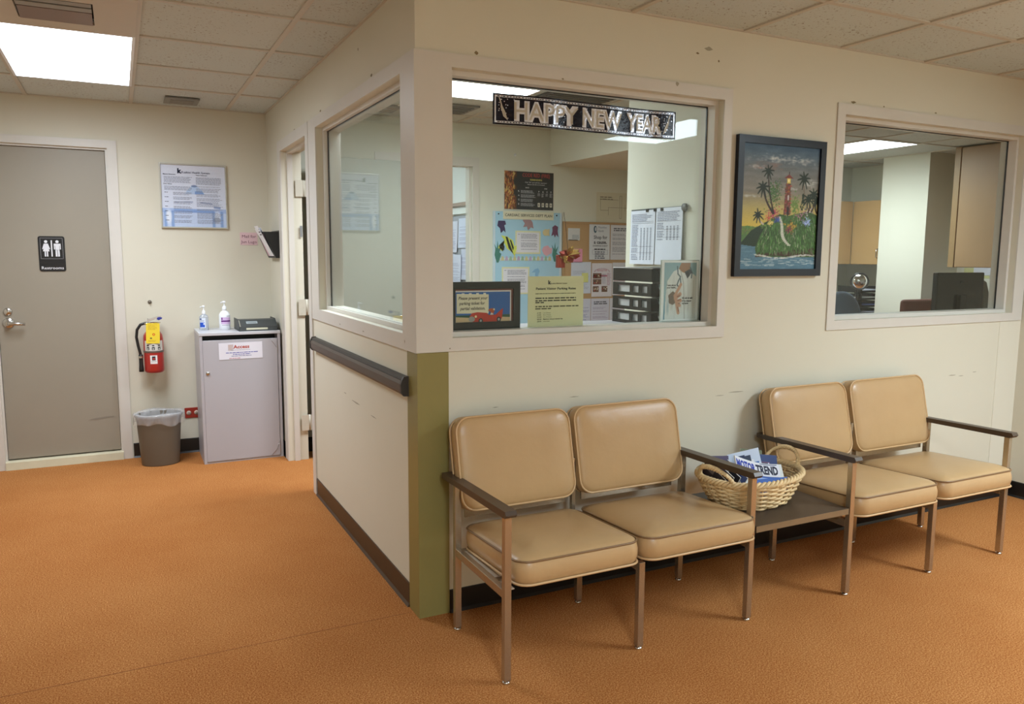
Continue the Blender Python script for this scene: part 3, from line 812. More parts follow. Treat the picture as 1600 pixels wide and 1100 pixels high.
magazine('bright blue magazine low at the front of the basket', (1.375, -.385, .500), (1.545, -.398, .494), (0, .5, .8), .08, .004, (48, 92, 170), d_blocks([(200, 206, 224), (26, 48, 110), (120, 160, 210)]))

# ------------------------------------------------------------------ painting
def canvas(name, nx, nz, W_, H_, img, parent, y=0., rough=.5):
    """grid mesh coloured per point; img[row from bottom][col] in sRGB 0-255"""
    xs = np.linspace(0, W_, nx); zs = np.linspace(0, H_, nz)
    X, Z = np.meshgrid(xs, zs)
    vs = np.stack([X.ravel(), np.full(X.size, y), Z.ravel()], 1)
    i = np.arange(nx-1)[None, :]+np.arange(nz-1)[:, None]*nx
    fs = np.stack([i, i+1, i+1+nx, i+nx], -1).reshape(-1, 4)
    me = bpy.data.meshes.new(name); me.from_pydata(vs.tolist(), [], fs.tolist())
    at = me.color_attributes.new('paint', 'FLOAT_COLOR', 'POINT')
    c = np.clip(img, 0, 255)/255.; l = np.where(c <= .04045, c/12.92, ((c+.055)/1.055)**2.4)
    buf = np.ones((nx*nz, 4), np.float32); buf[:, :3] = l.reshape(-1, 3)
    at.data.foreach_set('color', buf.ravel())
    k = 'canvas_%d' % int(rough*100)
    if k not in MATS:
        mt = bpy.data.materials.new(k); mt.use_nodes = True; nt = mt.node_tree
        an = nt.nodes.new('ShaderNodeVertexColor'); an.layer_name = 'paint'
        nt.links.new(an.outputs[0], nt.nodes['Principled BSDF'].inputs['Base Color'])
        nt.nodes['Principled BSDF'].inputs['Roughness'].default_value = rough
        nt.nodes['Principled BSDF'].inputs['Specular IOR Level'].default_value = .3
        MATS[k] = mt
    me.materials.append(MATS[k]); me.update()
    o = bpy.data.objects.new(name, me); C.objects.link(o)
    if parent is not None: o.parent = parent
    return o
class Paint:
    def __init__(s, nx, nz, asp, seed=1):
        s.nx, s.nz, s.asp = nx, nz, asp
        s.u, s.v = np.meshgrid(np.linspace(0, 1, nx), np.linspace(0, asp, nz))   # v up, in units of width
        s.im = np.zeros((nz, nx, 3)); s.r = np.random.RandomState(seed)
    def grad(s, stops):
        vv = s.v/s.asp; ks = [k for k, _ in stops]
        for c in range(3): s.im[..., c] = np.interp(vv, ks, [q[c] for _, q in stops])
    def blend(s, m_, col): s.im = s.im*(1-m_[..., None])+np.array(col, float)*m_[..., None]
    def win(s, x0, x1, y0, y1):
        i0 = max(0, int(x0*(s.nx-1))-1); i1 = min(s.nx, int(x1*(s.nx-1))+3); j0 = max(0, int(y0/s.asp*(s.nz-1))-1); j1 = min(s.nz, int(y1/s.asp*(s.nz-1))+3)
        return slice(j0, max(j0, j1)), slice(i0, max(i0, i1))
    def line(s, x0, y0, x1, y1, w_, col, a=1., soft=.004):
        J, I = s.win(min(x0, x1)-w_-soft, max(x0, x1)+w_+soft, min(y0, y1)-w_-soft, max(y0, y1)+w_+soft)
        U, V = s.u[J, I], s.v[J, I]
        if U.size == 0: return
        dx, dy = x1-x0, y1-y0; L = dx*dx+dy*dy+1e-9
        t = np.clip(((U-x0)*dx+(V-y0)*dy)/L, 0, 1); d = np.hypot(U-x0-t*dx, V-y0-t*dy)
        m_ = np.clip((w_+soft-d)/soft, 0, 1)[..., None]*a
        s.im[J, I] = s.im[J, I]*(1-m_)+np.array(col, float)*m_
    def blob(s, x, y, rx, ry, col, a=1., soft=.3):
        J, I = s.win(x-rx, x+rx, y-ry, y+ry); U, V = s.u[J, I], s.v[J, I]
        if U.size == 0: return
        d = np.sqrt(((U-x)/rx)**2+((V-y)/ry)**2); m_ = np.clip((1-d)/soft, 0, 1)[..., None]*a
        s.im[J, I] = s.im[J, I]*(1-m_)+np.array(col, float)*m_
    def poly(s, pts, col, a=1.):
        inside = np.zeros(s.u.shape, bool); n = len(pts)
        for i in range(n):
            x0, y0 = pts[i]; x1, y1 = pts[(i+1) % n]
            if y0 == y1: continue
            c = ((y0 <= s.v) & (y1 > s.v)) | ((y1 <= s.v) & (y0 > s.v))
            xi = x0+(s.v-y0)*(x1-x0)/(y1-y0); inside ^= c & (s.u < xi)
        s.blend(inside*a, col)
    def noise(s, amp):
        s.im += (s.r.rand(s.nz, s.nx, 1)-.5)*amp*2

def island():
    A = .605/.49; p = Paint(200, 246, A, 3); r = p.r; U = lambda a, b: r.uniform(a, b)
    p.grad([(0, (70, 108, 128)), (.2, (96, 130, 146)), (.23, (204, 180, 92)), (.36, (206, 184, 84)), (.5, (176, 164, 104)), (.62, (134, 130, 118)), (.8, (112, 116, 116)), (.92, (84, 104, 120)), (1, (58, 84, 108))])
    for _ in range(260):
        x, y = U(0, 1), U(.5, 1)*A; g = U(-14, 14); b = p.im[min(p.nz-1, int(y/A*p.nz)), min(p.nx-1, int(x*p.nx))]
        p.blob(x, y, U(.05, .15), U(.01, .035), b+g, .6, .8)
    for (cx, cy, wx, wy, n) in ((.42, .89, .22, .028, 90), (.75, .885, .16, .03, 60), (.2, .82, .12, .02, 30), (.85, .70, .1, .02, 26), (.12, .585, .12, .008, 20), (.64, .655, .1, .014, 16), (.93, .72, .06, .02, 12)):
        for _ in range(n):
            p.blob(cx+r.randn()*wx*.5, (cy+r.randn()*wy*.5)*A, U(.012, .045), U(.006, .016), (206, 208, 204), U(.15, .45), .9)
    for _ in range(40): p.blob(U(.15, .5), U(.80, .86)*A, U(.03, .08), U(.008, .02), (150, 112, 98), .2, .9)
    # distant shore
    p.poly([(0, .22*A), (0, .34*A), (.1, .35*A), (.2, .34*A), (.3, .32*A), (.3, .18*A), (0, .2*A)], (84, 120, 66))
    for _ in range(120): p.line(*(lambda x, y: (x, y, x+U(-.02, .03), y+U(.005, .02)))(U(0, .22), U(.27, .34)*A), .003, (U(70, 130), U(110, 150), U(50, 80)), .7)
    p.poly([(0, .2*A), (.14, .31*A), (.26, .36*A), (.4, .41*A), (.5, .3*A), (.3, .16*A), (0, .19*A)], (38, 56, 36))
    # water
    p.poly([(0, 0), (0, .2*A), (.25, .18*A), (.3, .1*A), (1, .12*A), (1, 0)], (84, 122, 142))
    for _ in range(220):
        x, y = U(0, 1), U(0, .19)*A; k = U(-18, 30); p.line(x, y, x+U(.02, .1), y+U(-.004, .004), U(.001, .004), (84+k, 122+k, 142+k), .5)
    # island body
    p.poly([(.22, .1*A), (.2, .17*A), (.25, .27*A), (.33, .36*A), (.4, .42*A), (.5, .45*A), (.62, .44*A), (.8, .47*A), (.92, .47*A), (1, .45*A), (1, .1*A)], (58, 88, 44))
    p.poly([(.2, .1*A), (.24, .14*A), (.4, .13*A), (.6, .15*A), (.85, .17*A), (1, .18*A), (1, .115*A), (.7, .105*A), (.4, .115*A), (.3, .105*A)], (64, 42, 30))
    for _ in range(1500):
        x, y = U(.22, 1), U(.14, .44); 
        if y > .16+.3*min(1, (x-.2)/.2): continue
        y *= A; b = U(.5, 1.3); cx = .72 if x > .5 else .42
        dx = (x-cx)*U(.04, .12)+U(-.008, .008)
        p.line(x, y, x+dx, y-U(.015, .05), U(.001, .003), (74*b, 118*b, 58*b) if r.rand() > .12 else (150*b, 160*b, 130*b), .75, .003)
    for _ in range(160): x = U(.2, 1); p.blob(x, (.105+.012*math.sin(x*9)+U(-.006, .006))*A, U(.01, .03), U(.004, .008), (206, 210, 206), .6, .7)
    for _ in range(60): x = U(.0, 1); y = U(.03, .085)*A; p.line(x, y, x+U(.02, .07), y, .0015, (200, 212, 216), .6)
    # stairs
    for i in range(20):
        f = i/19; x = .50+.02*math.sin(f*6)+.14*f*f; y = (.425-.225*f)*A
        p.line(x-.012-.006*f, y, x+.012+.006*f, y, .0035, (222, 222, 214)); 
    # bushes and flowers
    for (cx, cy, col, n, sp) in ((.42, .455, (168, 74, 92), 90, .055), (.36, .42, (190, 90, 70), 40, .03), (.47, .40, (66, 84, 160), 50, .025), (.38, .375, (206, 190, 110), 50, .03), (.66, .35, (196, 150, 60), 70, .05), (.62, .325, (130, 56, 72), 50, .03), (.86, .39, (150, 170, 220), 90, .04), (.78, .45, (170, 120, 140), 50, .05), (.88, .49, (190, 180, 190), 50, .05), (.30, .36, (96, 130, 60), 40, .03)):
        for _ in range(n):
            k = U(.7, 1.25); p.blob(cx+r.randn()*sp*.7, (cy+r.randn()*sp*.4)*A, U(.005, .012), U(.004, .012), tuple(q*k for q in col), .8, .5)
    for _ in range(260):
        x = .46+r.randn()*.045; y = (.62+r.randn()*.05)*A; p.blob(x-.05, y, .01, .008, (U(40, 90), U(80, 120), U(40, 60)), .7, .5)
    for _ in range(120): p.blob(.69+r.randn()*.03, (.52+r.randn()*.04)*A, .009, .012, (U(70, 120), U(120, 150), 60), .7, .5)
    for _ in range(70): f = U(0, 1); p.blob(.80+r.randn()*.02*(1.2-f), (.47+.15*f)*A, .008, .012, (26, 44, 26), .8, .5)
    # lighthouse
    p.poly([(.545, .445*A), (.56, .70*A), (.625, .70*A), (.635, .445*A)], (112, 62, 48))
    for _ in range(110):
        x, y = U(.55, .63), U(.45, .70)*A; p.line(x, y, x+U(.006, .018), y+U(-.004, .004), .0022, (U(60, 190), U(50, 120), U(40, 100)), .8)
    p.poly([(.575, .70*A), (.575, .745*A), (.62, .745*A), (.62, .70*A)], (216, 196, 96)); p.blob(.597, .722*A, .016, .018, (250, 236, 170))
    p.poly([(.54, .742*A), (.60, .775*A), (.655, .742*A)], (120, 52, 42)); p.line(.6, .775*A, .6, .79*A, .003, (60, 40, 36))
    p.line(.60, .60*A, .60, .57*A, .007, (200, 190, 190)); p.line(.60, .50*A, .603, .452*A, .012, (48, 30, 28))
    # palms
    def palm(bx, by, tx, ty, s_, tr=(46, 32, 26), lf_=(24, 40, 24), w_=.006):
        n = 12; px, py = bx, by
        for i in range(1, n+1):
            f = i/n; x = bx+(tx-bx)*f+.025*s_*math.sin(PI*f)*(-1 if tx < bx else 1); y = by+(ty-by)*f
            p.line(px, py, x, y, w_*(1.3-.6*f), tr, 1); px, py = x, y
        for k in range(9):
            a = 2*PI*k/9+.3; L = .085*s_*U(.8, 1.1); x0, y0 = tx, ty
            for i in range(1, 7):
                f = i/6; x = tx+math.cos(a)*L*f; y = ty+math.sin(a)*L*f-.02*s_*f*f
                p.line(x0, y0, x, y, .010*s_*(1.1-f*.7), lf_, .95); x0, y0 = x, y
    palm(.42, .455*A, .33, .79*A, .85); palm(.41, .455*A, .27, .66*A, 1.0, w_=.008)
    palm(.29, .365*A, .22, .44*A, .85, (190, 180, 160)); palm(.87, .5*A, .80, .745*A, 1.0, (110, 96, 80), w_=.004)
    palm(.92, .48*A, .94, .62*A, .95); palm(.87, .47*A, .87, .58*A, .9); palm(.99, .47*A, .98, .57*A, .8)
    p.noise(6)
    return p.im
t = thing('framed_painting', 'island lighthouse painting in a dark blue frame between the two windows', 'painting', (1.535, -.004, 1.349))
M_nav = mat('navy_frame_lacquer', (14, 18, 32), .3, spec=.35)
def frame4(W_, H_, fw, d, y1, mt, t, lip=.006, name='frame_side'):
    for poly, nm in ((((0, 0), (W_, 0), (W_-fw, fw), (fw, fw)), 0), (((0, H_), (fw, H_-fw), (W_-fw, H_-fw), (W_, H_)), 0), (((0, 0), (fw, fw), (fw, H_-fw), (0, H_)), 0), (((W_, 0), (W_, H_), (W_-fw, H_-fw), (W_-fw, fw)), 0)):
        mb = MB(); mb.prism([(a, b) for a, b in poly], 'y', y1-d, y1)
        obj(name, mb, mt, t)
frame4(.553, .643, .034, .022, 0, M_nav, t)
pc = canvas('picture', 200, 246, .489, .579, island(), t, -.012, .42); pc.location = (.032, 0, .032)
obj('backing', MB().box(.01, .54, -.010, -.001, .01, .63), M_dark, t)

# ------------------------------------------------------------------ flat sheets on walls
RZX = -PI/2      # rotation that turns a sheet built facing -y so that it faces -x
BLK = (34, 34, 40)
def sheet(name, label, cat, loc, W_, H_, rgb, draw=None, rz=0., group=None, th=.0015, tilt=0., curl=0.):
    mb = MB(); mt = ink(*rgb)
    if curl:
        n = 8; vs = []
        for k in range(n+1):
            z = H_*k/n; y = -curl*(1-k/n)**2
            vs += [(0, y-th, z), (W_, y-th, z), (W_, y, z), (0, y, z)]
        fs = []
        for k in range(n):
            a = 4*k; b = a+4
            fs += [(a, a+1, b+1, b), (a+2, a+3, b+3, b+2), (a+1, a+2, b+2, b+1), (a+3, a, b, b+3)]
        fs += [(0, 3, 2, 1), (4*n, 4*n+1, 4*n+2, 4*n+3)]
        mb.add(vs, fs, mt)
    else: mb.box(0, W_, -th, 0, 0, H_, mt)
    if draw:
        n0 = len(mb.v); draw(mb, W_, H_, -th)
        if curl:
            for i in range(n0, len(mb.v)):
                x, y, z = mb.v[i]; mb.v[i] = (x, y-curl*(1-z/H_)**2-.0006, z)
    o = obj(name, mb, None, None, loc, (0, tilt, rz))
    tag(o, label, cat, group); return o
def L(k): return -.0004*k
def para(mb, x0, x1, z, n, pitch, y, col=(90, 90, 100), frac=.4, rag=.2, seed=0):
    mb.lines(x0, x1, z, n, pitch, y, ink(*col), frac, rag, random.Random(seed))

# hallway framed notice
t = thing('framed_notice', 'thin silver framed pale blue notice on the hallway wall right of the restroom door', 'notice', (-.727, YB-.002, 1.615))
M_alu = mat('brushed_aluminium', (190, 186, 178), .3, metal=1.)
frame4(.439, .445, .009, .016, 0, M_alu, t)
p = Paint(120, 120, 1.0, 5)
p.grad([(0, (202, 212, 232)), (.3, (212, 220, 238)), (1, (214, 218, 232))])
p.blend(((p.v < .30) & (p.v > .23))*.75, (150, 176, 222)); p.blend(((p.v < .23))*.30, (150, 180, 226))
for x in (.05, .16, .80, .93): p.line(x, 0, x, .24, .012, (112, 144, 196), .7, .02)
p.blob(.10, .17, .06, .14, (232, 238, 248), .8, .5); p.blob(.86, .17, .06, .12, (226, 234, 246), .7, .5)
p.poly([(.36, .53), (.40, .60), (.46, .66), (.56, .66), (.63, .60), (.67, .53)], (170, 196, 230), .8); p.blob(.51, .665, .055, .02, (96, 118, 160), .8)
p.poly([(.52, .53), (.52, .585), (.63, .585), (.67, .53)], (118, 152, 206), .8); p.line(.2, .27, .78, .25, .012, (110, 146, 204), .6, .02)
p.line(.2, .40, .48, .41, .004, (80, 96, 140), .6); p.line(.6, .40, .78, .385, .006, (80, 100, 150), .6); p.line(.82, .33, .9, .32, .012, (90, 116, 170), .6, .01)
p.blob(.85, .12, .07, .05, (110, 116, 130), .5)
p.noise(3)
pc = canvas('picture', 120, 120, .421, .427, p.im, t, -.008, .3); pc.location = (.009, 0, .009)
mb = MB(); y = -.0092
mb.text('k', .118, .380, .044, y, ink(36, 40, 66), bold=.06); mb.text('Kuakini Health System', .145, .380, .020, y, ink(60, 64, 88), w=.185, bold=.012)
mb.text('Mission Statement', .025, .366, .011, y, ink(50, 52, 70), bold=.02); para(mb, .03, .215, .354, 6, .0075, y, (140, 144, 160), .4, .15, 1)
mb.text('Core Values', .025, .30, .011, y, ink(50, 52, 70), bold=.02); para(mb, .03, .215, .288, 4, .0075, y, (140, 144, 160), .4, .1, 2)
for i in range(7): para(mb, .03, .055, .248-i*.032, 1, .008, y, (90, 94, 112), .5, .3, 30+i); para(mb, .085, .21, .248-i*.032, 3, .0075, y, (140, 144, 160), .4, .2, 3+i)
mb.text('Vision Statement', .236, .366, .011, y, ink(50, 52, 70), bold=.02)
para(mb, .236, .41, .354, 7, .0075, y, (130, 134, 150), .4, .1, 11)
for i, (z, n) in enumerate(((.292, 1), (.278, 4), (.24, 3), (.21, 3), (.185, 5), (.135, 2), (.11, 6), (.06, 4))): para(mb, .236, .41, z, n, .0075, y, (140, 144, 160), .4, .2, 50+i)
obj('lettering', mb, None, t)['kind'] = 'stuff'

# restroom sign
t = thing('restroom_sign', 'black restroom sign with white man and woman symbols on the taupe door', 'sign', (-1.476, YB+.029, 1.315))
mb = MB(); q = [(a+.077, b+.116) for a, b in rrect(.077, .116, .014, 4)]
mb.prism(q, 'y', -.003, 0, mat('black_sign_plastic', (22, 22, 24), .35)); obj('sign_plate', mb, None, t)
mb = MB(); y = -.0034; W_ = ink(222, 222, 226)
def ring(x0, z0, x1, z1, wd, mt):
    mb.rect(x0, z0, x1, z0+wd, y, mt); mb.rect(x0, z1-wd, x1, z1, y, mt); mb.rect(x0, z0, x0+wd, z1, y, mt); mb.rect(x1-wd, z0, x1, z1, y, mt)
ring(.012, .083, .142, .220, .0018, ink(150, 150, 154))
mb.rect(.0735, .098, .081, .205, y, W_)
for cx, woman in ((.045, True), (.110, False)):
    mb.disc(cx, .196, .0095, .0095, y, W_)
    if woman:
        mb.poly([(cx-.012, .183), (cx+.012, .183), (cx+.023, .147), (cx+.017, .145), (cx+.013, .155), (cx+.019, .132), (cx-.019, .132), (cx-.013, .155), (cx-.017, .145), (cx-.023, .147)], y, W_)
        mb.rect(cx-.010, .098, cx-.002, .133, y, W_); mb.rect(cx+.002, .098, cx+.010, .133, y, W_)
    else:
        mb.poly([(cx-.020, .183), (cx+.020, .183), (cx+.020, .145), (cx+.014, .145), (cx+.014, .17), (cx+.012, .17), (cx+.012, .14), (cx-.012, .14), (cx-.012, .17), (cx-.014, .17), (cx-.014, .145), (cx-.020, .145)], y, W_)
        mb.rect(cx-.012, .098, cx-.0015, .142, y, W_); mb.rect(cx+.0015, .098, cx+.012, .142, y, W_)
mb.text('Restrooms', .077, .014, .026, y, W_, w=.128, bold=.008, align='c'); obj('symbols', mb, None, t)

# ------------------------------------------------------------------ fire extinguisher
t = thing('fire_extinguisher', 'red wall fire extinguisher with a yellow tag left of the grey cabinet', 'fire extinguisher', (-.818, 3.135, .615))
M_red = mat('red_enamel', (168, 40, 34), .28, coat=.3)
obj('cylinder', MB().lathe([(.0, .0), (.052, .0), (.062, .008), (.064, .02), (.064, .235), (.060, .262), (.045, .285), (.024, .298), (.020, .30)], 32), M_red, t)
obj('valve', MB().lathe([(.02, .298), (.022, .315), (.018, .322), (.018, .345), (.010, .35), (0, .35)], 20), mat('brass_valve', (120, 92, 84), .35, metal=.9), t)
g = obj('pressure_gauge', MB().lathe([(.018, 0), (.018, .01), (.015, .012), (0, .012)], 20, M=Matrix.Translation((0, -.018, .325)) @ Matrix.Rotation(PI/2, 4, 'X')), mat('gauge_face', (150, 110, 100), .4), t)
obj('handle', MB().prism([(-.028, .372), (.055, .392), (.057, .386), (.01, .366), (-.02, .352), (-.028, .352)], 'y', -.010, .010).box(-.03, -.026, -.011, .011, .34, .374).box(-.03, .02, -.011, .011, .371, .374), mat('handle_metal', (206, 204, 206), .25, metal=.8), t)
obj('lower_lever', MB().prism([(-.02, .345), (.0, .352), (.052, .348), (.052, .343), (.0, .342)], 'y', -.008, .008), M_chrome, t)
obj('safety_seal', MB().prism([(.028, .37), (.040, .362), (.062, .372), (.064, .38), (.05, .385), (.034, .382)], 'y', -.014, -.009), mat('blue_plastic', (44, 52, 140), .35), t)
obj('hose', MB().tube([(-.018, -.005, .34), (-.045, -.006, .345), (-.075, -.008, .335), (-.098, -.01, .30), (-.104, -.01, .25), (-.096, -.012, .19), (-.086, -.014, .14), (-.082, -.014, .115)], .0095, 10), M_dark, t)
obj('hose_coupling', MB().tube([(-.015, -.005, .338), (-.05, -.006, .343)], .011, 10), M_chrome, t)
nz = obj('nozzle', MB().lathe([(.010, .12), (.015, .115), (.013, .10), (.013, .05), (.016, .02), (.016, .0), (0, 0)], 16, c=(-.083, -.014, .01)), M_dark, t)
obj('nozzle_band', MB().lathe([(.0145, .0), (.0145, .014)], 16, c=(-.083, -.014, .105)), M_chrome, t)
def wrap(a0, a1, z0, z1, r, mt, mb, n=8):
    for k in range(n):
        a, b = a0+(a1-a0)*k/n, a0+(a1-a0)*(k+1)/n
        P = lambda q, z: (r*math.sin(q), -r*math.cos(q), z)
        mb.add([P(a, z0), P(b, z0), P(b, z1), P(a, z1)], [(0, 1, 2, 3)], mt)
mb = MB(); lw = ink(206, 204, 196)
wrap(-1.0, 1.05, .155, .225, .0645, lw, mb, 12)
for a in (-.6, -.05, .55):
    wrap(a-.14, a+.14, .162, .182, .0648, ink(50, 52, 56), mb, 3); wrap(a-.07, a+.06, .165, .174, .0651, lw, mb, 2); wrap(a-.12, a+.1, .188, .197, .0648, ink(70, 72, 76), mb, 3)
obj('instruction_label', mb, None, t)
mb = MB(); wrap(-.42, .30, .065, .125, .0646, ink(226, 206, 204), mb, 6); wrap(-.39, .27, .068, .122, .0648, ink(232, 228, 226), mb, 6)
wrap(-.23, .11, .090, .118, .0650, ink(46, 44, 52), mb, 5); wrap(-.15, .04, .095, .106, .0652, ink(196, 60, 54), mb, 3); wrap(-.3, .2, .08, .083, .065, ink(120, 120, 128), mb, 5)
obj('sticker', mb, None, t)
obj('retaining_band', MB().lathe([(.0652, .142), (.066, .144), (.066, .154), (.0652, .156)], 32), mat('band_grey', (122, 108, 100), .4, metal=.5), t)
tg = obj('inspection_tag', MB().box(-.043, .043, -.0008, 0, 0, .14, ink(236, 208, 60)), None, t, (-.004, -.066, .208), (0, R(2), 0))
mb = MB(); y = -.0012; mb.disc(.005, .062, .009, .009, y, ink(206, 104, 40)); mb.disc(.005, .062, .004, .004, y-.0003, ink(236, 180, 60)); mb.disc(-.012, .036, .007, .005, y, ink(76, 92, 60))
para(mb, -.03, .03, .13, 5, .008, y, (190, 150, 50), .3, .3, 4); para(mb, -.03, .03, .022, 2, .007, y, (190, 150, 50), .3, .3, 5)
obj('tag_print', mb, None, tg)['kind'] = 'stuff'
obj('wall_bracket', MB().box(-.02, .02, .064, .081, .06, .33), M_chrome, t)

k = thing('door_stop_bumper', 'small round grey bumper on the hallway wall above the fire extinguisher', 'bumper', (-.825, YB, 1.10))
obj('knob_base', MB().lathe([(.013, 0), (.013, .004), (.009, .008), (.008, .014), (0, .016)], 16, M=Matrix.Rotation(PI/2, 4, 'X')), mat('knob_grey', (120, 110, 98), .4, metal=.4), k)

# ------------------------------------------------------------------ outlet
t = thing('power_outlet', 'red horizontal power outlet plate behind the waste bin', 'outlet', (-.575, YB, .292))
obj('cover_plate', MB().bbox(-.058, .058, -.006, 0, -.038, .038, .003), mat('red_plate', (150, 40, 28), .35), t)
for sx in (-.03, .022):
    rc = obj('socket', MB().lathe([(.0165, 0), (.0165, .002), (0, .002)], 20, M=Matrix.Translation((sx, -.006, 0)) @ Matrix.Rotation(PI/2, 4, 'X')), ink(196, 176, 160), t)
    obj('slot', MB().box(sx-.006, sx+.002, -.0088, -.0081, .004, .006).box(sx-.006, sx+.002, -.0088, -.0081, -.006, -.004).box(sx+.005, sx+.009, -.0088, -.0081, -.002, .002), M_dark, rc)

# ------------------------------------------------------------------ waste bin
t = thing('waste_bin', 'round taupe waste bin with a clear liner below the fire extinguisher', 'bin', (-.812, 2.985, 0))
M_bin = mat('taupe_bin_plastic', (104, 96, 84), .45, var=.06, vscale=8)
obj('bin_body', MB().lathe([(.0, .004), (.112, .004), (.118, 0), (.120, .006), (.140, .30), (.146, .335), (.152, .338), (.152, .348), (.146, .350), (.142, .345), (.116, .02), (0, .016)], 40, sx=1.0, sy=.82), M_bin, t)
lm = bpy.data.materials.new('clear_liner_film'); lm.use_nodes = True; nt = lm.node_tree
pb = nt.nodes['Principled BSDF']; pb.inputs['Base Color'].default_value = (.75, .76, .78, 1); pb.inputs['Roughness'].default_value = .18; pb.inputs['Alpha'].default_value = .33; pb.inputs['Specular IOR Level'].default_value = .8
prof = [(.112, .17), (.120, .24), (.128, .30), (.138, .352), (.155, .362), (.162, .352), (.160, .332), (.160, .305), (.157, .288)]
vs = []; n = 96; rn = random.Random(3); ph = [rn.uniform(0, 6.28) for _ in range(8)]
for i, (r_, z) in enumerate(prof):
    for k in range(n):
        a = 2*PI*k/n
        wv = sum(math.sin(a*f+ph[q]+i*.9*(q % 3))*c for q, (f, c) in enumerate(((5, .0022), (11, .0020), (17, .0018), (29, .0014), (37, .001))))
        amp = 1.0 if i >= 5 else (.5 if i > 3 else 1.4)
        rr = r_+wv*amp+(.002 if i >= 5 else 0); zz = z+(.010*math.sin(a*3+1)+.007*math.sin(a*7) if i == len(prof)-1 else 0)+(.004*math.sin(a*4+.5) if i in (4,) else 0)
        vs.append((rr*math.cos(a), rr*math.sin(a)*.84, zz))
fs = [(i*n+k, i*n+(k+1) % n, (i+1)*n+(k+1) % n, (i+1)*n+k) for i in range(len(prof)-1) for k in range(n)]
obj('liner', MB().add(vs, fs, lm, True), None, t)

# ------------------------------------------------------------------ grey cabinet with a letter slot
t = thing('shred_cabinet', 'tall light grey laminate cabinet with a dark slot under its top', 'cabinet', (-.278, 2.995, 0))
x0, x1, yf, yb, ht = -.268, .262, -.185, .195, .906
cb = MB(); cb.box(x0, x0+.018, yf, yb, 0, ht-.02); cb.box(x1-.018, x1, yf, yb, 0, ht-.02); cb.box(x0+.018, x1-.018, yb-.012, yb, 0, ht-.02); cb.box(x0+.018, x1-.018, yf+.003, yb-.012, .0, .012)
obj('carcass', cb, M_grey, t)
obj('cabinet_top', MB().bbox(x0-.002, x1+.002, yf-.004, yb, ht-.02, ht, .002), mat('pale_grey_laminate', (196, 196, 200), .35), t)
obj('cavity', MB().box(x0+.018, x1-.018, yf+.12, yf+.122, .012, ht-.02), M_dark, t)
dr = obj('cabinet_door', MB().bbox(x0+.019, x1-.021, yf-.002, yf+.018, .014, .853, .002), M_grey, t)
obj('lock', MB().lathe([(.013, 0), (.013, .004), (.010, .007), (0, .007)], 18, M=Matrix.Translation((x0+.045, yf-.002, .63)) @ Matrix.Rotation(PI/2, 4, 'X')), M_chrome, dr)
for zc in (.78, .06):
    obj('cabinet_hinge', MB().box(x1-.021, x1-.019, yf-.0025, yf+.01, zc-.03, zc+.03), M_chrome, t)
obj('corner_strap', MB().tube([(x1-.075, yf-.0035, .853), (x1-.05, yf-.0045, .825), (x1-.028, yf-.0035, .79)], .0012, 5).tube([(x1-.08, yf-.0035, .02), (x1-.045, yf-.0045, .06), (x1-.022, yf-.0035, .12)], .0012, 5), M_chrome, t)
def d_access(mb, W_, H_, y):
    mb.rect(.06, H_-.055, .095, H_-.012, y-.0003, ink(196, 192, 200)); para(mb, .062, .094, H_-.015, 5, .008, y-.0005, (210, 150, 90), .3, .3, 1)
    mb.text('Access', .095, H_-.04, .033, y-.0005, ink(176, 60, 40), w=.105, bold=.025)
    para(mb, .08, W_-.07, H_-.05, 1, .006, y-.0005, (150, 150, 160), .4, .1, 2); para(mb, .045, W_-.03, H_-.066, 1, .01, y-.0005, (96, 96, 170), .5, .05, 3)
    para(mb, .09, W_-.08, H_-.078, 1, .01, y-.0005, (96, 96, 170), .5, .05, 4); para(mb, .08, W_-.07, H_-.09, 1, .008, y-.0005, (120, 120, 160), .5, .05, 5); para(mb, .065, .14, H_-.105, 1, .007, y-.0005, (180, 80, 90), .5, .05, 6)
sheet('paper_sign', 'white paper sign with a red heading taped on the grey cabinet door', 'sign', (-.425, 2.8072, .718), .287, .114, (222, 220, 228), d_access, tilt=R(-.5))

# bottles and tray on the cabinet
def pump(t, z, mt, r=.012, k=1.):
    obj('pump_collar', MB().lathe([(r*1.3, z), (r*1.3, z+.018*k), (r*.8, z+.03*k), (r*.35, z+.032*k), (r*.35, z+.055*k)], 16), mt, t)
    obj('pump_head', MB().lathe([(r*.9, z+.055*k), (r*1.0, z+.058*k), (r*.8, z+.068*k), (0, z+.069*k)], 16).tube([(0, 0, z+.060*k), (-.02*k, -.012, z+.060*k), (-.028*k, -.016, z+.054*k)], r*.35, 6), mt, t)
t = thing('sanitizer_bottle', 'small clear pump bottle with a blue label on the cabinet top', 'bottle', (-.492, 3.03, .906))
cl = mat('clear_gel_bottle', (214, 220, 228), .12, trans=.55)
obj('bottle_body', MB().lathe([(0, .0), (.027, 0), (.030, .004), (.030, .092), (.024, .104), (.013, .110), (.012, .114)], 24, sx=1, sy=.75), cl, t)
def bl(t, z0, z1, r_, sy, bits, name='label'):
    mb = MB()
    for (a0, a1, za, zb, col, o_) in bits:
        n = 8
        for k in range(n):
            a, b = a0+(a1-a0)*k/n, a0+(a1-a0)*(k+1)/n
            P = lambda q, z: ((r_+o_)*math.sin(q), -(r_+o_)*math.cos(q)*sy, z)
            mb.add([P(a, za), P(b, za), P(b, zb), P(a, zb)], [(0, 1, 2, 3)], ink(*col))
    obj(name, mb, None, t)
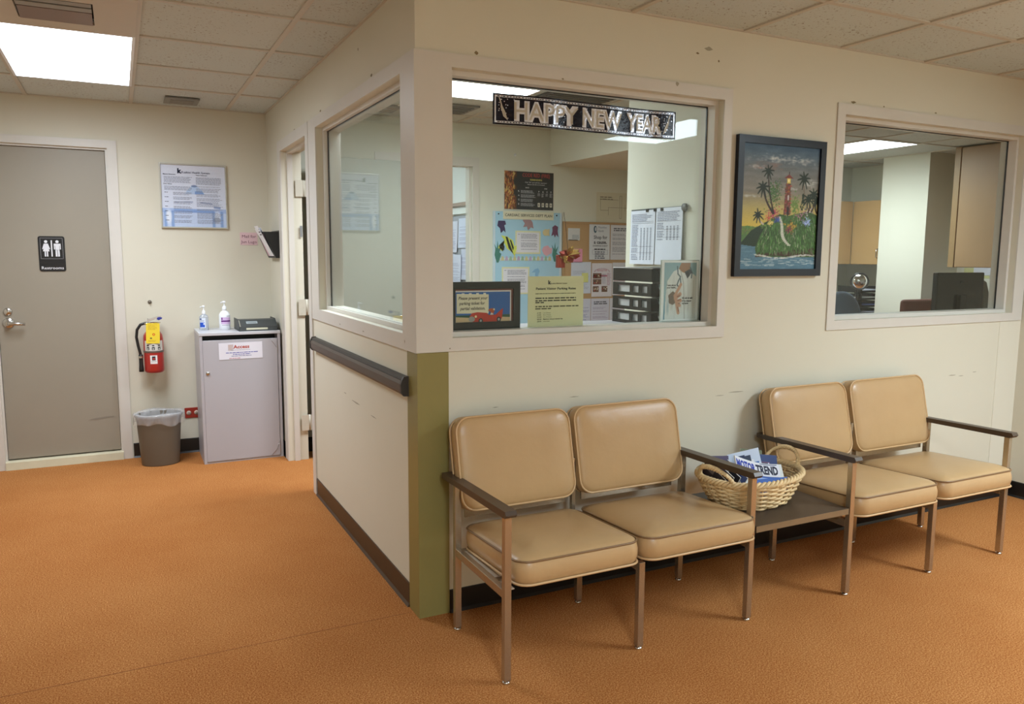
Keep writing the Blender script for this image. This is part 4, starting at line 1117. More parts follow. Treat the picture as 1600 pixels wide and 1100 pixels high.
bl(t, 0, 0, .0306, .76, [(-1.2, .3, .018, .088, (214, 220, 232), 0), (-1.1, .1, .022, .056, (44, 84, 186), .0003), (-.2, .05, .04, .052, (226, 230, 240), .0006), (-1.1, -.6, .074, .084, (52, 74, 130), .0003), (-1.0, 0, .064, .068, (120, 130, 160), .0003)])
pump(t, .114, M_white_p, .009, .85)
t = thing('wipes_bottle', 'larger white pump bottle with a purple label on the cabinet top', 'bottle', (-.355, 3.03, .906))
obj('bottle_body', MB().lathe([(0, .0), (.034, 0), (.038, .004), (.038, .098), (.036, .108), (.026, .124), (.013, .134), (.012, .14)], 28, sx=1, sy=.8), M_white_p, t)
bl(t, 0, 0, .0385, .81, [(-.75, 1.1, .040, .088, (206, 178, 214), 0), (-.75, 1.1, .056, .066, (104, 44, 120), .0003), (-.7, -.45, .07, .086, (120, 70, 130), .0003), (.3, 1.0, .094, .097, (60, 50, 70), 0), (-.6, 1.0, .03, .034, (190, 180, 200), 0)])
pump(t, .14, M_white_p, .011, .9)
t = thing('letter_tray', 'charcoal plastic letter tray with a sloped back on the cabinet top', 'tray', (-.158, 2.945, .906), rz=R(1))
lt = MB(); a, b, d0, d1_ = -.128, .128, -.115, .125
obj('tray_floor', MB().bbox(a, b, d0, d1_, 0, .012, .003), M_darkg, t)
obj('tray_front', MB().prism([(d0, .0), (d0+.004, .032), (d0+.012, .032), (d0+.012, .006)], 'x', a, b), M_darkg, t)
obj('tray_cover', MB().prism([(d0+.004, .032), (d0+.075, .074), (d0+.16, .074), (d0+.16, .070), (d0+.077, .070), (d0+.01, .030)], 'x', a+.012, b-.004), M_darkg, t)
for xx in (a, b-.004): obj('tray_side', MB().prism([(d0, .0), (d0+.004, .032), (d0+.07, .080), (d1_, .080), (d1_, 0)], 'x', xx, xx+.004), M_darkg, t)
def inc(mb, x0, x1, f0, f1, mt, e=.0006):   # patch on the inclined cover
    ya, za, yb_, zb_ = d0+.004, .032, d0+.075, .074
    P = lambda x, f: (x, ya+(yb_-ya)*f-e, za+(zb_-za)*f+e)
    mb.add([P(x0, f0), P(x1, f0), P(x1, f1), P(x0, f1)], [(0, 1, 2, 3)], mt)
mb = MB(); inc(mb, -.075, .0, .40, .75, ink(150, 158, 160)); inc(mb, -.068, -.008, .5, .6, ink(110, 118, 120), .0009); obj('label_plate', mb, None, t)
obj('front_strip', MB().rect(-.082, .010, .062, .023, d0-.0006, ink(206, 204, 180)), None, t)

# mail pocket and pink note
t = thing('mail_pocket', 'black plastic wall pocket beside the side door holding cards', 'wall pocket', (0, 2.80, 1.41))
obj('end_panel', MB().prism([(-.001, 0), (-.028, .0), (-.105, .18), (-.001, .18)], 'y', 0, .004), M_dark, t)
obj('end_panel', MB().prism([(-.001, 0), (-.028, .0), (-.105, .18), (-.001, .18)], 'y', .296, .30), M_dark, t)
obj('front_panel', MB().prism([(-.028, 0), (-.105, .18), (-.101, .18), (-.024, 0)], 'y', .004, .296), M_dark, t)
obj('back_panel', MB().box(-.005, -.001, .004, .296, 0, .19), M_dark, t)
mb = MB(); ax = Vector((-.077, 0, .18)).normalized(); nn = Vector((-.18, 0, -.077)).normalized()
def fp(y_, f, e): q = Vector((-.028, 0, 0))+Vector((-.077, 0, .18))*f+nn*e; return (q.x, y_, q.z)
mb.add([fp(.03, .04, .001), fp(.27, .04, .001), fp(.27, .98, .001), fp(.03, .98, .001)], [(0, 3, 2, 1)], ink(60, 56, 62))
mb.add([fp(.045, .08, .0015), fp(.255, .08, .0015), fp(.255, .94, .0015), fp(.045, .94, .0015)], [(0, 3, 2, 1)], ink(222, 186, 196))
for f in (.4, .62): mb.add([fp(.08, f, .002), fp(.22, f, .002), fp(.22, f+.09, .002), fp(.08, f+.09, .002)], [(0, 3, 2, 1)], ink(150, 120, 136))
obj('pink_label', mb, None, t)
for i, (yy, zz, tl, hh) in enumerate(((.03, .045, -27, .23), (.06, .05, -30, .21), (.10, .04, -24, .22))):
    c_ = MB().box(-.001, .0, 0, .15, 0, hh, M_paper)
    for q in range(3): c_.box(-.0014, -.001, .015, .05+.02*q, hh-.03-.02*q, hh-.022-.02*q, ink(70, 66, 80))
    tag(obj('mail_card', c_, None, None, (-.036+.008*i, 2.80+yy, 1.41+zz-.03), (0, R(tl), 0)), ('white card standing foremost in the black wall pocket', 'white card in the middle of the black wall pocket', 'white card standing rearmost in the black wall pocket')[i], 'card', 'cards in the wall pocket')
def d_pink(mb, W_, H_, y):
    mb.text('Mail for', W_*.52, H_*.58, .030, y-.0004, ink(96, 44, 66), w=W_*.8, align='c'); mb.text('Jun Lugo', W_*.5, H_*.14, .030, y-.0004, ink(96, 44, 66), w=W_*.9, align='c')
sheet('pink_note', 'pink paper note with dark handwriting style lettering beside the mail pocket', 'note', (-.207, YB-.001, 1.502), .122, .090, (222, 190, 194), d_pink)

# ------------------------------------------------------------------ office: things on and behind the glass
GYI = .092       # inner face of the front glass
# new year banner
t = thing('new_year_banner', 'shiny black and silver new year banner across the top of the larger window', 'banner', (.351, .077, 1.959))
M_foil = mat('silver_foil', (224, 228, 238), .2, metal=.35, bump=.5, bscale=38)
M_foild = mat('black_foil', (12, 12, 30), .22, spec=.35, bump=.5, bscale=38)
M_foilg = mat('champagne_foil', (178, 171, 156), .32, metal=.2, bump=.5, bscale=30)
def wavy(v): return (v[0], v[1]+.0028*math.sin(v[0]*19+.6)+.0012*math.sin(v[0]*43), v[2]+.002*math.sin(v[0]*7))
mb = MB(); n = 80; W_, H_ = .90, .120
for k in range(n):
    a, b = W_*k/n, W_*(k+1)/n
    mb.add([(a, 0, 0), (b, 0, 0), (b, 0, H_), (a, 0, H_)], [(0, 1, 2, 3)], M_foild, True)
    mb.add([(a, .0006, 0), (b, .0006, 0), (b, .0006, H_), (a, .0006, H_)], [(3, 2, 1, 0)], M_foild, True)
mb.v = [wavy(v) for v in mb.v]; obj('foil_strip', mb, None, t)
mb = MB(); y = -.0012
def hstrip(x0, x1, z0, z1, mt, n=40, y=y):
    for k in range(n):
        a, b = x0+(x1-x0)*k/n, x0+(x1-x0)*(k+1)/n; mb.rect(a, z0, b, z1, y, mt)
hstrip(.008, .892, .106, .1135, M_foil); hstrip(.008, .892, .0065, .014, M_foil); mb.rect(.008, .014, .014, .106, y, M_foil); mb.rect(.886, .014, .892, .106, y, M_foil)
rn = random.Random(2)
x = .02
while x < .88:
    w_ = rn.uniform(.004, .012); mb.rect(x, .108, x+w_, .1115, y-.0004, M_foild); mb.rect(x, .0085, x+w_, .012, y-.0004, M_foild); x += w_+rn.uniform(.003, .006)
mb.v = [wavy(v) for v in mb.v]; obj('silver_border', mb, None, t)
def word(s_, x0, x1, z, size, name):
    for (mt, bo, yy) in ((M_foil, .075, y-.0003), (M_foilg, .0, y-.0009)):
        m2 = MB(); vs, fs = glyphs(s_, bo)
        a = min(v[0] for v in vs); b = max(v[0] for v in vs)
        m2.add([(x0+(v[0]-a)/(b-a)*(x1-x0), yy, z+v[1]*size) for v in vs], fs, mt)
        m2.v = [wavy(v) for v in m2.v]; obj(name, m2, None, t)
word('HAPPY', .094, .395, .024, .098, 'lettering'); word('NEW', .415, .612, .024, .098, 'lettering'); word('YEAR', .638, .822, .024, .098, 'lettering')
mb = MB()
for bx, sg in ((.045, 1), (.852, -1)):
    mb = MB()
    P = lambda u, v: (bx+sg*(u*.8-v*.35)*.05, .06+(-u*.6+v)*.05)
    mb.poly([P(-.25, -.7), P(.25, -.7), P(.25, .0), (P(.1, .3)), P(.1, .9), P(-.1, .9), P(-.1, .3), P(-.25, .0)], y, M_foilg); mb.v = [wavy(v) for v in mb.v]
    obj('bottle_motif', mb, None, t)
mb = MB()
for _ in range(46):
    cx, cz = rn.choice([rn.uniform(.022, .09), rn.uniform(.825, .878), rn.uniform(.02, .88)]), rn.uniform(.018, .1)
    mb.disc(cx, cz, .0022, .0022, y-.0001, M_foil, 8)
mb.v = [wavy(v) for v in mb.v]; obj('star_dots', mb, None, t)['kind'] = 'stuff'

# yellow parking rates sign (text reads towards the waiting room)
def d_rates(mb, W_, H_, y):
    y -= .0005; k = ink(60, 60, 44)
    mb.text('k', W_*.355, H_*.845, .022, y, ink(30, 30, 34), bold=.06); mb.text('Kuakini Medical Center', W_*.40, H_*.845, .0085, y, k, w=W_*.30, bold=.02)
    mb.text('Patient Visitor Parking Rates', W_*.5, H_*.735, .0138, y, ink(30, 30, 28), w=W_*.72, bold=.025, align='c')
    para(mb, W_*.13, W_*.86, H_*.665, 1, .0062, y, (84, 84, 60), .5, .05, 1)
    para(mb, W_*.13, W_*.90, H_*.58, 2, .0105, y, (60, 60, 46), .5, .05, 2); para(mb, W_*.13, W_*.30, H_*.495, 1, .0105, y, (60, 60, 46), .5, .05, 3)
    para(mb, W_*.13, W_*.92, H_*.415, 1, .0105, y, (84, 84, 60), .5, .05, 4); para(mb, W_*.13, W_*.42, H_*.372, 1, .0105, y, (84, 84, 60), .5, .05, 5)
    for i in range(5):
        z = H_*(.285-.042*i); c_ = (40, 40, 32) if i == 3 else (84, 84, 60)
        mb.text(('$ 4.00', '$ 8.00', '$12.00', '$20.00', '$20.00')[i], W_*.165, z-.004, .0075, y, ink(*c_), bold=.02)
        mb.text(('1 to 2 hours', '2 to 3 hours', '3 to 24 hours', 'Maximum rate per calendar day', 'Lost ticket')[i], W_*.27, z-.004, .0075, y, ink(*c_), bold=.03 if i == 3 else .01)
sheet('parking_rates_sign', 'pale yellow visitor parking rates sign standing inside the larger window', 'sign', (.524, GYI+.004, 1.1395), .272, .214, (216, 211, 172), d_rates)

# dark framed parking ticket sign
t = thing('framed_sign', 'dark framed cartoon car sign at the lower left corner of the larger window', 'sign', (.166, GYI+.014, 1.1395))
M_frd = mat('charcoal_frame', (26, 30, 31), .5, spec=.3)
frame4(.322, .194, .030, .012, 0, M_frd, t)
obj('backing', MB().box(.004, .318, -.002, .006, .004, .19), M_frd, t)
mb = MB(); y = -.0025; x0, z0, x1, z1 = .026, .004, .288, .160
mb.rect(.028, .006, .292, .164, y, ink(120, 66, 60)); mb.rect(.030, .008, .284, .158, y-.0004, ink(214, 206, 206))
X0, X1, Z0, Z1 = .034, .278, .012, .152; y -= .0008
mb.rect(X0, Z0, X1, Z1, y, ink(44, 98, 170)); mb.rect(X0, Z0, X1, .058, y-.0003, ink(44, 84, 62)); mb.poly([(X0, Z0), (X1, Z0), (X1, .046), (.2, .05), (.12, .046), (X0, .052)], y-.0006, ink(206, 176, 140))
mb.poly([(X0+.004, .066), (.180, .064), (.180, .142), (X0+.004, .146)], y-.0009, ink(228, 220, 196))
for k in range(4): mb.rect(.06+.032*k, .142, .072+.032*k, .148, y-.001, ink(228, 226, 220))
for i, s_ in enumerate(('Please present your', 'parking ticket for', 'partial validation.')): mb.text(s_, .046+.004*i, .122-.021*i, .0175, y-.0013, ink(44, 34, 40), w=(.128, .112, .110)[i], bold=.018, italic=.15)
cr = ink(186, 58, 44); yy = y-.0014
mb.poly([(.096, .040), (.094, .052), (.104, .066), (.130, .070), (.172, .066), (.182, .056), (.212, .058), (.236, .078), (.246, .084), (.243, .060), (.240, .042), (.225, .030), (.150, .026), (.110, .028)], yy, cr)
mb.poly([(.176, .076), (.186, .084), (.206, .084), (.208, .076), (.204, .070), (.200, .058), (.186, .057), (.190, .070)], yy-.0002, ink(176, 84, 52)); mb.disc(.204, .080, .004, .004, yy-.0004, ink(224, 214, 180), 10)
mb.disc(.104, .042, .014, .011, yy-.0003, ink(160, 156, 152)); mb.disc(.122, .052, .005, .005, yy-.0004, ink(236, 220, 170), 12)
for wx, wz in ((.144, .034), (.226, .038)): mb.disc(wx, wz, .010, .011, yy-.0005, ink(40, 42, 48)); mb.disc(wx, wz, .005, .006, yy-.0007, ink(160, 160, 160), 12)
mb.poly([(.186, .058), (.190, .066), (.196, .066), (.202, .058)], yy-.0006, ink(200, 198, 196))
obj('picture_print', mb, None, t)

# doctor poster in clear holder
t = thing('doctor_poster', 'poster of a white coated doctor pointing, lower right of the larger window', 'poster', (1.213, GYI+.006, 1.1395))
p = Paint(90, 120, 1.40, 9); A = 1.4
p.grad([(0, (110, 150, 172)), (.5, (150, 178, 190)), (1, (140, 170, 184))])
p.poly([(.04, 0), (.06, .55), (.10, .95), (.28, 1.18), (.48, 1.27), (.62, 1.27), (.85, 1.15), (1, 1.05), (1, 0)], (214, 216, 218))
for _ in range(50): x = p.r.uniform(.1, 1); p.line(x, p.r.uniform(0, .4), x+p.r.uniform(-.08, .08), p.r.uniform(.6, 1.1), .006, (170+p.r.uniform(0, 40),)*3, .25, .03)
p.line(.66, .0, .60, .9, .005, (140, 140, 138), .8, .01); p.line(.60, .9, .50, 1.2, .008, (150, 150, 150), .8, .01)
p.poly([(.44, 1.25), (.52, 1.4), (.80, 1.4), (.80, 1.24), (.66, 1.14), (.56, 1.16)], (158, 116, 88)); p.poly([(.62, 1.17), (.72, 1.0), (.86, 1.17), (.78, 1.24)], (30, 30, 34))
for seg_ in ([(.40, 1.30), (.42, 1.12), (.50, 1.05), (.44, .95), (.40, .85), (.46, .80), (.52, .86), (.50, 1.0)], [(.80, 1.28), (.86, 1.15), (.84, 1.02)]):
    for (a, b) in zip(seg_, seg_[1:]): p.line(*a, *b, .012, (70, 88, 100), .95, .01)
p.blob(.28, .52, .13, .17, (100, 84, 74), 1, .4); p.poly([(.16, .40), (.14, .60), (.28, .70), (.40, .62), (.38, .42), (.28, .36)], (112, 96, 86))
for (a, b, c, d, w_) in ((.34, .58, .52, .86, .030), (.36, .52, .50, .62, .040), (.40, .44, .52, .46, .034), (.42, .36, .50, .34, .03), (.38, .48, .46, .16, .034)): p.line(a, b, c, d, w_, (186, 142, 120), 1, .02)
for (a, b, c, d) in ((.42, .56, .50, .58), (.44, .47, .52, .49), (.46, .39, .50, .39), (.44, .3, .47, .2)): p.line(a, b, c, d, .006, (120, 76, 60), .8, .015)
p.blob(.13, .3, .06, .25, (120, 158, 180), .5, .9); p.noise(3)
W_, H_ = .196, .268
obj('clear_holder', MB().box(0, .222, .0015, .006, 0, .284).box(0, .222, -.012, .0015, 0, .004), mat('clear_acrylic', (196, 206, 200), .1, trans=.3), t)
obj('paper', MB().box(.004, .218, 0, .0014, .004, .281), M_paper, t)
pc = canvas('picture', 90, 120, .186, .262, p.im, t, -.0008, .35); pc.location = (.018, 0, .010)
mb = MB(); y = -.0014; k = ink(30, 28, 30)
mb.text('I care about', .034, .165, .0105, y, k, bold=.04); mb.text('your health...', .034, .154, .0105, y, k, bold=.04)
mb.text("It's ok to ask", .124, .104, .013, y, k, w=.062, bold=.05); mb.text("if I've cleaned", .124, .091, .0105, y, k, w=.054, bold=.05); mb.text('my hands', .124, .080, .0105, y, k, w=.036, bold=.05)
obj('lettering', mb, None, t)['kind'] = 'stuff'

# ornament hanging inside the glass
t = thing('foil_bow', 'gold and red foil bow hanging on a string inside the larger window', 'ornament', (.735, GYI+.035, 1.44))
M_gold = mat('gold_foil', (206, 170, 110), .25, metal=.9, bump=.3, bscale=50); M_rfoil = mat('red_foil', (150, 60, 52), .3, metal=.7)
rn = random.Random(11)
for k in range(22):
    a = rn.uniform(0, 2*PI); e_ = rn.uniform(-.9, .5); L_ = rn.uniform(.035, .058)
    d_ = Vector((math.cos(a)*math.cos(e_), -abs(math.sin(e_))*.7-.15, math.sin(a)*math.cos(e_))).normalized(); s_ = d_.cross(Vector((0, 1, .2))).normalized()*.015
    mbp = MB(); q = Vector((0, 0, 0)); tip = d_*L_; mid = d_*L_*.6
    mbp.add([q, mid+s_, tip, mid-s_, mid*.9+Vector((0, -.006, 0))], [(0, 1, 4), (1, 2, 4), (2, 3, 4), (3, 0, 4), (0, 3, 2, 1)], None)
    obj('petal', mbp, M_rfoil if k % 3 == 0 else M_gold, t)
obj('gift_box', MB().bbox(-.052, -.016, -.004, .018, -.052, .004, .003), M_rfoil, t)
obj('string', MB().tube([(0, 0, .01), (-.012, -.004, .10), (-.028, -.008, .185)], .0012, 5), mat('dark_string', (90, 70, 66), .6), t)

# counter under the windows
t = thing('office_counter', 'narrow office counter just behind the larger window', 'counter', (.85, .36, 0))
obj('countertop', MB().bbox(-.70, .75, -.225, .24, 1.075, 1.108, .004), M_grey, t)
for xx in (-.68, .0, .71): obj('counter_leg', MB().box(xx, xx+.03, -.2, .2, 0, 1.075), M_grey, t)

# black letter tray stack
t = thing('letter_tray_stack', 'stack of four black letter trays with papers behind the larger window', 'tray stack', (1.25, .215, 1.108))
M_smoke = mat('smoke_plastic', (18, 19, 20), .25, spec=.35)
for i in range(4):
    z = .0+.070*i; tr = obj('tray', MB().box(0, .25, .004, .33, z, z+.003), M_smoke, t)
    mb = MB(); sd = .0
    # side panel with three openings, built from bars around them
    ya, yb2 = .008, .328; zt = z+.062
    xs_ = [ya, ya+.022, ya+.058, ya+.088, ya+.124, ya+.166, yb2-.052, yb2]
    if i < 3:
        mb.box(0, .003, ya, yb2, z, z+.016); mb.box(0, .003, ya, yb2, z+.050, zt)
        for a, b in ((ya, ya+.028), (ya+.072, ya+.100), (ya+.146, ya+.172), (yb2-.045, yb2)): mb.box(0, .003, a, b, z+.016, z+.050)
    else: mb.box(0, .003, ya, yb2, z, zt)
    obj('tray_side', mb, M_smoke, t)
    obj('tray_side', MB().box(.247, .25, ya, yb2, z, zt), M_smoke, t)
    obj('tray_front', MB().prism([(0, z), (0, zt), (.035, zt), (.052, z+.026), (.20, z+.026), (.217, zt), (.25, zt), (.25, z)], 'y', .003, .007), M_smoke, t)
    obj('paper_stack', MB().box(.012, .238, .012, .30, z+.0035, z+(.046 if i < 3 else .020)), M_paper, t)
mb = MB().box(-.012, .24, .0, .30, .280, .2835, M_paper)
tag(obj('loose_paper', mb, None, None, (1.262, .215, 1.108), (R(-1.5), R(1), R(4))), 'loose white papers lying on top of the black tray stack', 'paper')

# ------------------------------------------------------------------ office back wall
YW = YO-.0015
t = thing('fire_safety_poster', 'dark fire reminder poster with flames down its left side above the blue board', 'poster', (1.765, YW, 1.805))
p = Paint(110, 74, .68, 4); p.im[:] = (48, 52, 56)
p.blend((p.u < .24)*1., (96, 62, 46))
for _ in range(320):
    x, y_ = p.r.uniform(0, .2), p.r.uniform(0, .68); a = p.r.uniform(.6, 2.5); l_ = p.r.uniform(.02, .09)
    c_ = [(206, 150, 70), (170, 96, 60), (224, 196, 120), (60, 44, 44), (140, 70, 60)][p.r.randint(5)]
    p.line(x, y_, x+math.cos(a)*l_*.6, y_+math.sin(a)*l_, .004, c_, .8, .008)
p.blob(.22, .5, .05, .10, (48, 52, 56), 1, .5); p.blob(.23, .3, .06, .08, (48, 52, 56), 1, .5)
obj('backing', MB().box(-.006, .452, -.003, 0, -.006, .306), ink(206, 200, 186), t)
pc = canvas('picture', 110, 74, .446, .300, p.im, t, -.0036, .5)
mb = MB(); y = -.0042; wt = ink(196, 198, 200)
mb.text('CODE RED (FIRE)', .285, .260, .040, y, ink(176, 70, 72), w=.25, align='c', bold=.015); mb.text('REMINDERS', .285, .232, .017, y, ink(206, 196, 110), w=.11, align='c', bold=.03)
mb.text('Dial "66" and tell the operator', .285, .212, .014, y, wt, w=.20, align='c', bold=.01); mb.text('where the fire is located.', .285, .196, .014, y, wt, w=.16, align='c', bold=.01)
mb.text('RACE', .205, .170, .013, y, wt, align='c', bold=.03); mb.text('PASS', .375, .167, .013, y, wt, align='c', bold=.03)
for i, ch in enumerate('RACE'):
    z = .140-.034*i; mb.text(ch, .128, z, .017, y, wt, bold=.04, align='c'); para(mb, .146, .280, z+.012, 3, .0085, y, (170, 172, 176), .5, .2, 20+i)
for i, ch in enumerate('PASS'):
    x = .312+.037*i; mb.text(ch, x, .140, .017, y, wt, bold=.04, align='c'); para(mb, x-.013, x+.013, .132, 3+i % 2, .008, y, (160, 162, 166), .5, .3, 40+i)
    mb.rect(x-.011, .024, x+.011, .056, y, ink(210, 206, 190)); mb.disc(x, .040, .004, .010, y-.0003, ink(70, 70, 70), 8)
obj('lettering', mb, None, t)['kind'] = 'stuff'

t = thing('sea_life_board', 'light blue staff board with cutout sea creatures on the office back wall', 'board', (1.665, YW, .80))
obj('board_panel', MB().bbox(0, .622, -.012, 0, 0, .985, .003), mat('pale_blue_card', (160, 198, 218), .6, var=.05, vscale=6), t)
mb = MB()
for xx in (-.002, .606): mb.box(xx, xx+.018, -.014, -.012, 0, .987)
obj('board_edge', mb, ink(196, 210, 220), t)
mb = MB().box(.085, .545, -.016, -.0125, .925, .988, ink(212, 206, 180)); mb.text('CARDIAC SERVICES DEPT PLAN', .315, .948, .030, -.0165, ink(50, 50, 56), w=.43, align='c', bold=.015)
obj('title_strip', mb, None, t)
def card(x0, z0, x1, z1, seed, name='notice_card'):
    mb = MB().box(x0, x1, -.0145, -.0125, z0, z1, ink(214, 212, 170)).box(x0+.012, x1-.012, -.0152, -.0145, z0+.012, z1-.012, ink(216, 214, 222))
    para(mb, x0+.022, x0+.04, z1-.026, 1, .009, -.0156, (120, 120, 130), .5, .2, seed); 
    zz = z1-.026
    for n_ in (4, 1, 4, 2, 1):
        if zz < z0+.03: break
        n_ = min(n_, int((zz-z0-.02)/.010)); para(mb, x0+.05, x1-.025, zz, n_, .010, -.0156, (130, 130, 142), .45, .2, seed+n_); zz -= .010*n_+.010
    obj(name, mb, None, t)
card(.195, .650, .425, .835, 3); card(.075, .325, .325, .545, 8)
def cut(name, pts, col, y=-.0150, extra=()):
    mb = MB(); mb.prism(pts, 'y', y, -.0122, ink(*col))
    for (pp, cc) in extra: mb.poly(pp, y-.0006, ink(*cc))
    obj(name, mb, None, t)
def P2(cx, cz, s, pts): return [(cx+a*s, cz+b*s) for a, b in pts]
cut('tang_cutout', P2(.07, .875, .04, [(-.7, .9), (.8, .9), (1, .2), (.6, 0), (.8, -.6), (.9, -1.4), (.5, -1.0), (-.1, -1.5), (-.3, -.6), (-.9, -.1)]), (66, 54, 92))
cut('dolphin_cutout', P2(.305, .895, .05, [(-.9, .5), (-.3, 1.1), (.3, .9), (.9, .2), (1.1, -.8), (.6, -.6), (.1, -1.1), (-.1, -.5), (-.8, -.6), (-.5, 0)]), (158, 128, 132))
cut('angelfish_cutout', P2(.135, .72, .075, [(-.9, 1.0), (-.2, .9), (.5, .5), (.7, -.1), (1.3, .0), (1.4, -.35), (.85, -.5), (.75, -1.2), (.35, -.7), (-.2, -.4), (-.5, .2), (-1.2, -.1), (-.7, -.7), (-1.3, -.3), (-.5, .5)]), (206, 214, 96),
    extra=((P2(.135, .72, .075, [(-.4, .9), (-.15, .85), (.55, -.9), (.35, -.75), (0, -.35)]), (34, 40, 40)), (P2(.135, .72, .075, [(-1.1, -.05), (-.5, -.1), (-.55, -.6)]), (34, 40, 40)), (P2(.135, .72, .075, [(.1, .6), (.3, .5), (.62, -.3), (.5, -.6)]), (34, 40, 40))))
cut('round_fish_cutout', P2(.478, .825, .034, [(-1, 0), (-.8, .5), (-.2, .8), (.4, .7), (.9, .9), (.8, 0), (.9, -.8), (.3, -.7), (-.3, -.8), (-.8, -.5)]), (204, 186, 140))
cut('octopus_cutout', P2(.560, .84, .036, [(-.7, .8), (.0, 1.3), (.8, .9), (.7, 0), (.9, -1.4), (.3, -.8), (0, -1.5), (-.3, -.8), (-.9, -1.2), (-.6, 0)]), (110, 62, 92))
cut('pink_fish_cutout', P2(.485, .675, .045, [(-1, .2), (-.6, .8), (.2, 1.0), (.7, .5), (1.1, .6), (1.0, -.4), (.5, -.6), (0, -.9), (-.6, -.6)]), (214, 162, 172))
for (cx, cz, s) in ((.035, .66, .05), (.56, .66, .045), (.045, .36, .04), (.55, .36, .04)):
    cut('seaweed_cutout', P2(cx, cz, s, [(-.1, -1.6), (-.5, -.4), (-.35, .6), (-.6, 1.4), (-.1, .6), (.05, 1.8), (.2, .5), (.7, 1.2), (.35, 0), (.7, -.2), (.2, -1.6)]), (62, 122, 110))
cut('seahorse_cutout', P2(.385, .455, .05, [(-.2, 1.4), (.4, 1.6), (.7, 1.1), (.4, .5), (.6, -.3), (.2, -.9), (.5, -1.4), (.0, -1.6), (-.3, -1.2), (.0, -.6), (-.1, .3), (-.1, .9), (-.8, .9)]), (128, 172, 206))
cut('seahorse_cutout', P2(.455, .405, .040, [(-.2, 1.4), (.4, 1.6), (.7, 1.1), (.4, .5), (.6, -.3), (.2, -.9), (.5, -1.4), (.0, -1.6), (-.3, -1.2), (.0, -.6), (-.1, .3), (-.1, .9), (-.8, .9)]), (196, 160, 186))
mb = MB(); rn = random.Random(5); mb.box(.02, .53, -.0138, -.0122, .595, .618, ink(196, 212, 214))
for k in range(14):
    x = .03+k*.036; mb.poly([(x, .597), (x+.028, .597), (x+.024, .628), (x+.008, .632)], -.0145, ink(*[(150, 180, 150), (200, 190, 140), (180, 160, 190)][k % 3]))
obj('border_strip', mb, None, t)
for xx in (.045, .575): obj('push_pin', MB().lathe([(.006, 0), (.005, .006), (0, .008)], 10, M=Matrix.Translation((xx, -.012, .965)) @ Matrix.Rotation(PI/2, 4, 'X')), M_dark, t)

t = thing('cork_board', 'cork notice board with a wooden edge on the office back wall', 'board', (2.305, YW, .78))
obj('cork_panel', MB().box(.014, .73, -.008, 0, .014, .926), M_cork, t)
frame4(.744, .94, .018, .014, 0, mat('oak_edge', (176, 140, 98), .5), t)
def on_cork(name, label, cat, x, z, W_, H_, rgb, draw=None, yo=.0095, **k):
    return sheet(name, label, cat, (x, YW-yo, z), W_, H_, rgb, draw, **k)
on_cork('paper_note', 'small grey lined note at the top left of the cork board', 'paper', 2.352, 1.565, .115, .10, (206, 206, 206), lambda m, W, H_, y: (para(m, .04, W-.005, H_*.45, 4, .009, y-.0004, (150, 156, 164), .6, .1, 2), m.rect(.005, .0, W-.02, .006, y-.0004, ink(60, 60, 62))))
on_cork('pink_note', 'bright pink blank note on the cork board beside the foil bow', 'note', 2.39, 1.38, .105, .115, (226, 150, 178))
def d_shop(m, W, H_, y):
    y -= .0005; k = ink(46, 48, 60)
    m.disc(.058, H_-.05, .016, .03, y, ink(60, 92, 112)); m.disc(.062, H_-.048, .008, .018, y-.0003, ink(206, 210, 216), 14)
    m.text('Macerbee', .088, H_-.040, .024, y, ink(110, 120, 140), w=.085); m.text('Goods', .088, H_-.07, .024, y, ink(110, 120, 140), w=.055)
    m.text('Shop for', .045, H_-.130, .042, y, k, w=.135, bold=.012); m.text('a cause.', .045, H_-.170, .040, y, k, w=.13, bold=.025); m.text('SHOPPING EVENT', .035, H_-.195, .018, y, ink(96, 98, 108), w=.15, bold=.01)
    para(m, .05, .16, H_-.212, 1, .014, y, (60, 62, 72), .7, .0, 3)
    for a, b, c, d in ((.03, .045, .185, .047), (.03, H_-.225, .185, H_-.223), (.03, .045, .032, H_-.223), (.183, .045, .185, H_-.223)): m.rect(a, b, c, d, y, ink(130, 136, 150))
    para(m, .055, .16, H_-.236, 4, .017, y, (90, 92, 106), .5, .15, 4)
on_cork('white_flyer', 'white shop for a cause flyer pinned near the middle of the cork board', 'flyer', 2.560, 1.405, .205, .305, (214, 216, 222), d_shop, curl=.006)
def d_doc(seed, title=True, col=(140, 142, 154)):
    def f(m, W, H_, y):
        if title: para(m, W*.15, W*.9, H_-.025, 2, .016, y-.0005, (90, 92, 104), .6, .1, seed)
        zz = H_-.075; rn = random.Random(seed)
        while zz > .03:
            n_ = rn.randint(1, 4); n_ = min(n_, max(1, int((zz-.02)/.011))); para(m, W*.10, W*.92, zz, n_, .011, y-.0005, col, .45, .3, seed+int(zz*999)); zz -= .011*n_+.012
    return f
on_cork('white_flyer', 'white text flyer at the right of the shop for a cause flyer', 'flyer', 2.775, 1.405, .20, .295, (212, 212, 218), d_doc(3))
on_cork('white_form', 'pale form with a yellow sticky note on the lower cork board', 'paper', 2.388, 1.12, .195, .265, (206, 212, 228), d_doc(5, False, (176, 182, 200)))
on_cork('sticky_note', 'yellow sticky note on the pale form of the cork board', 'note', 2.492, 1.215, .062, .078, (216, 218, 140), None, .0125)
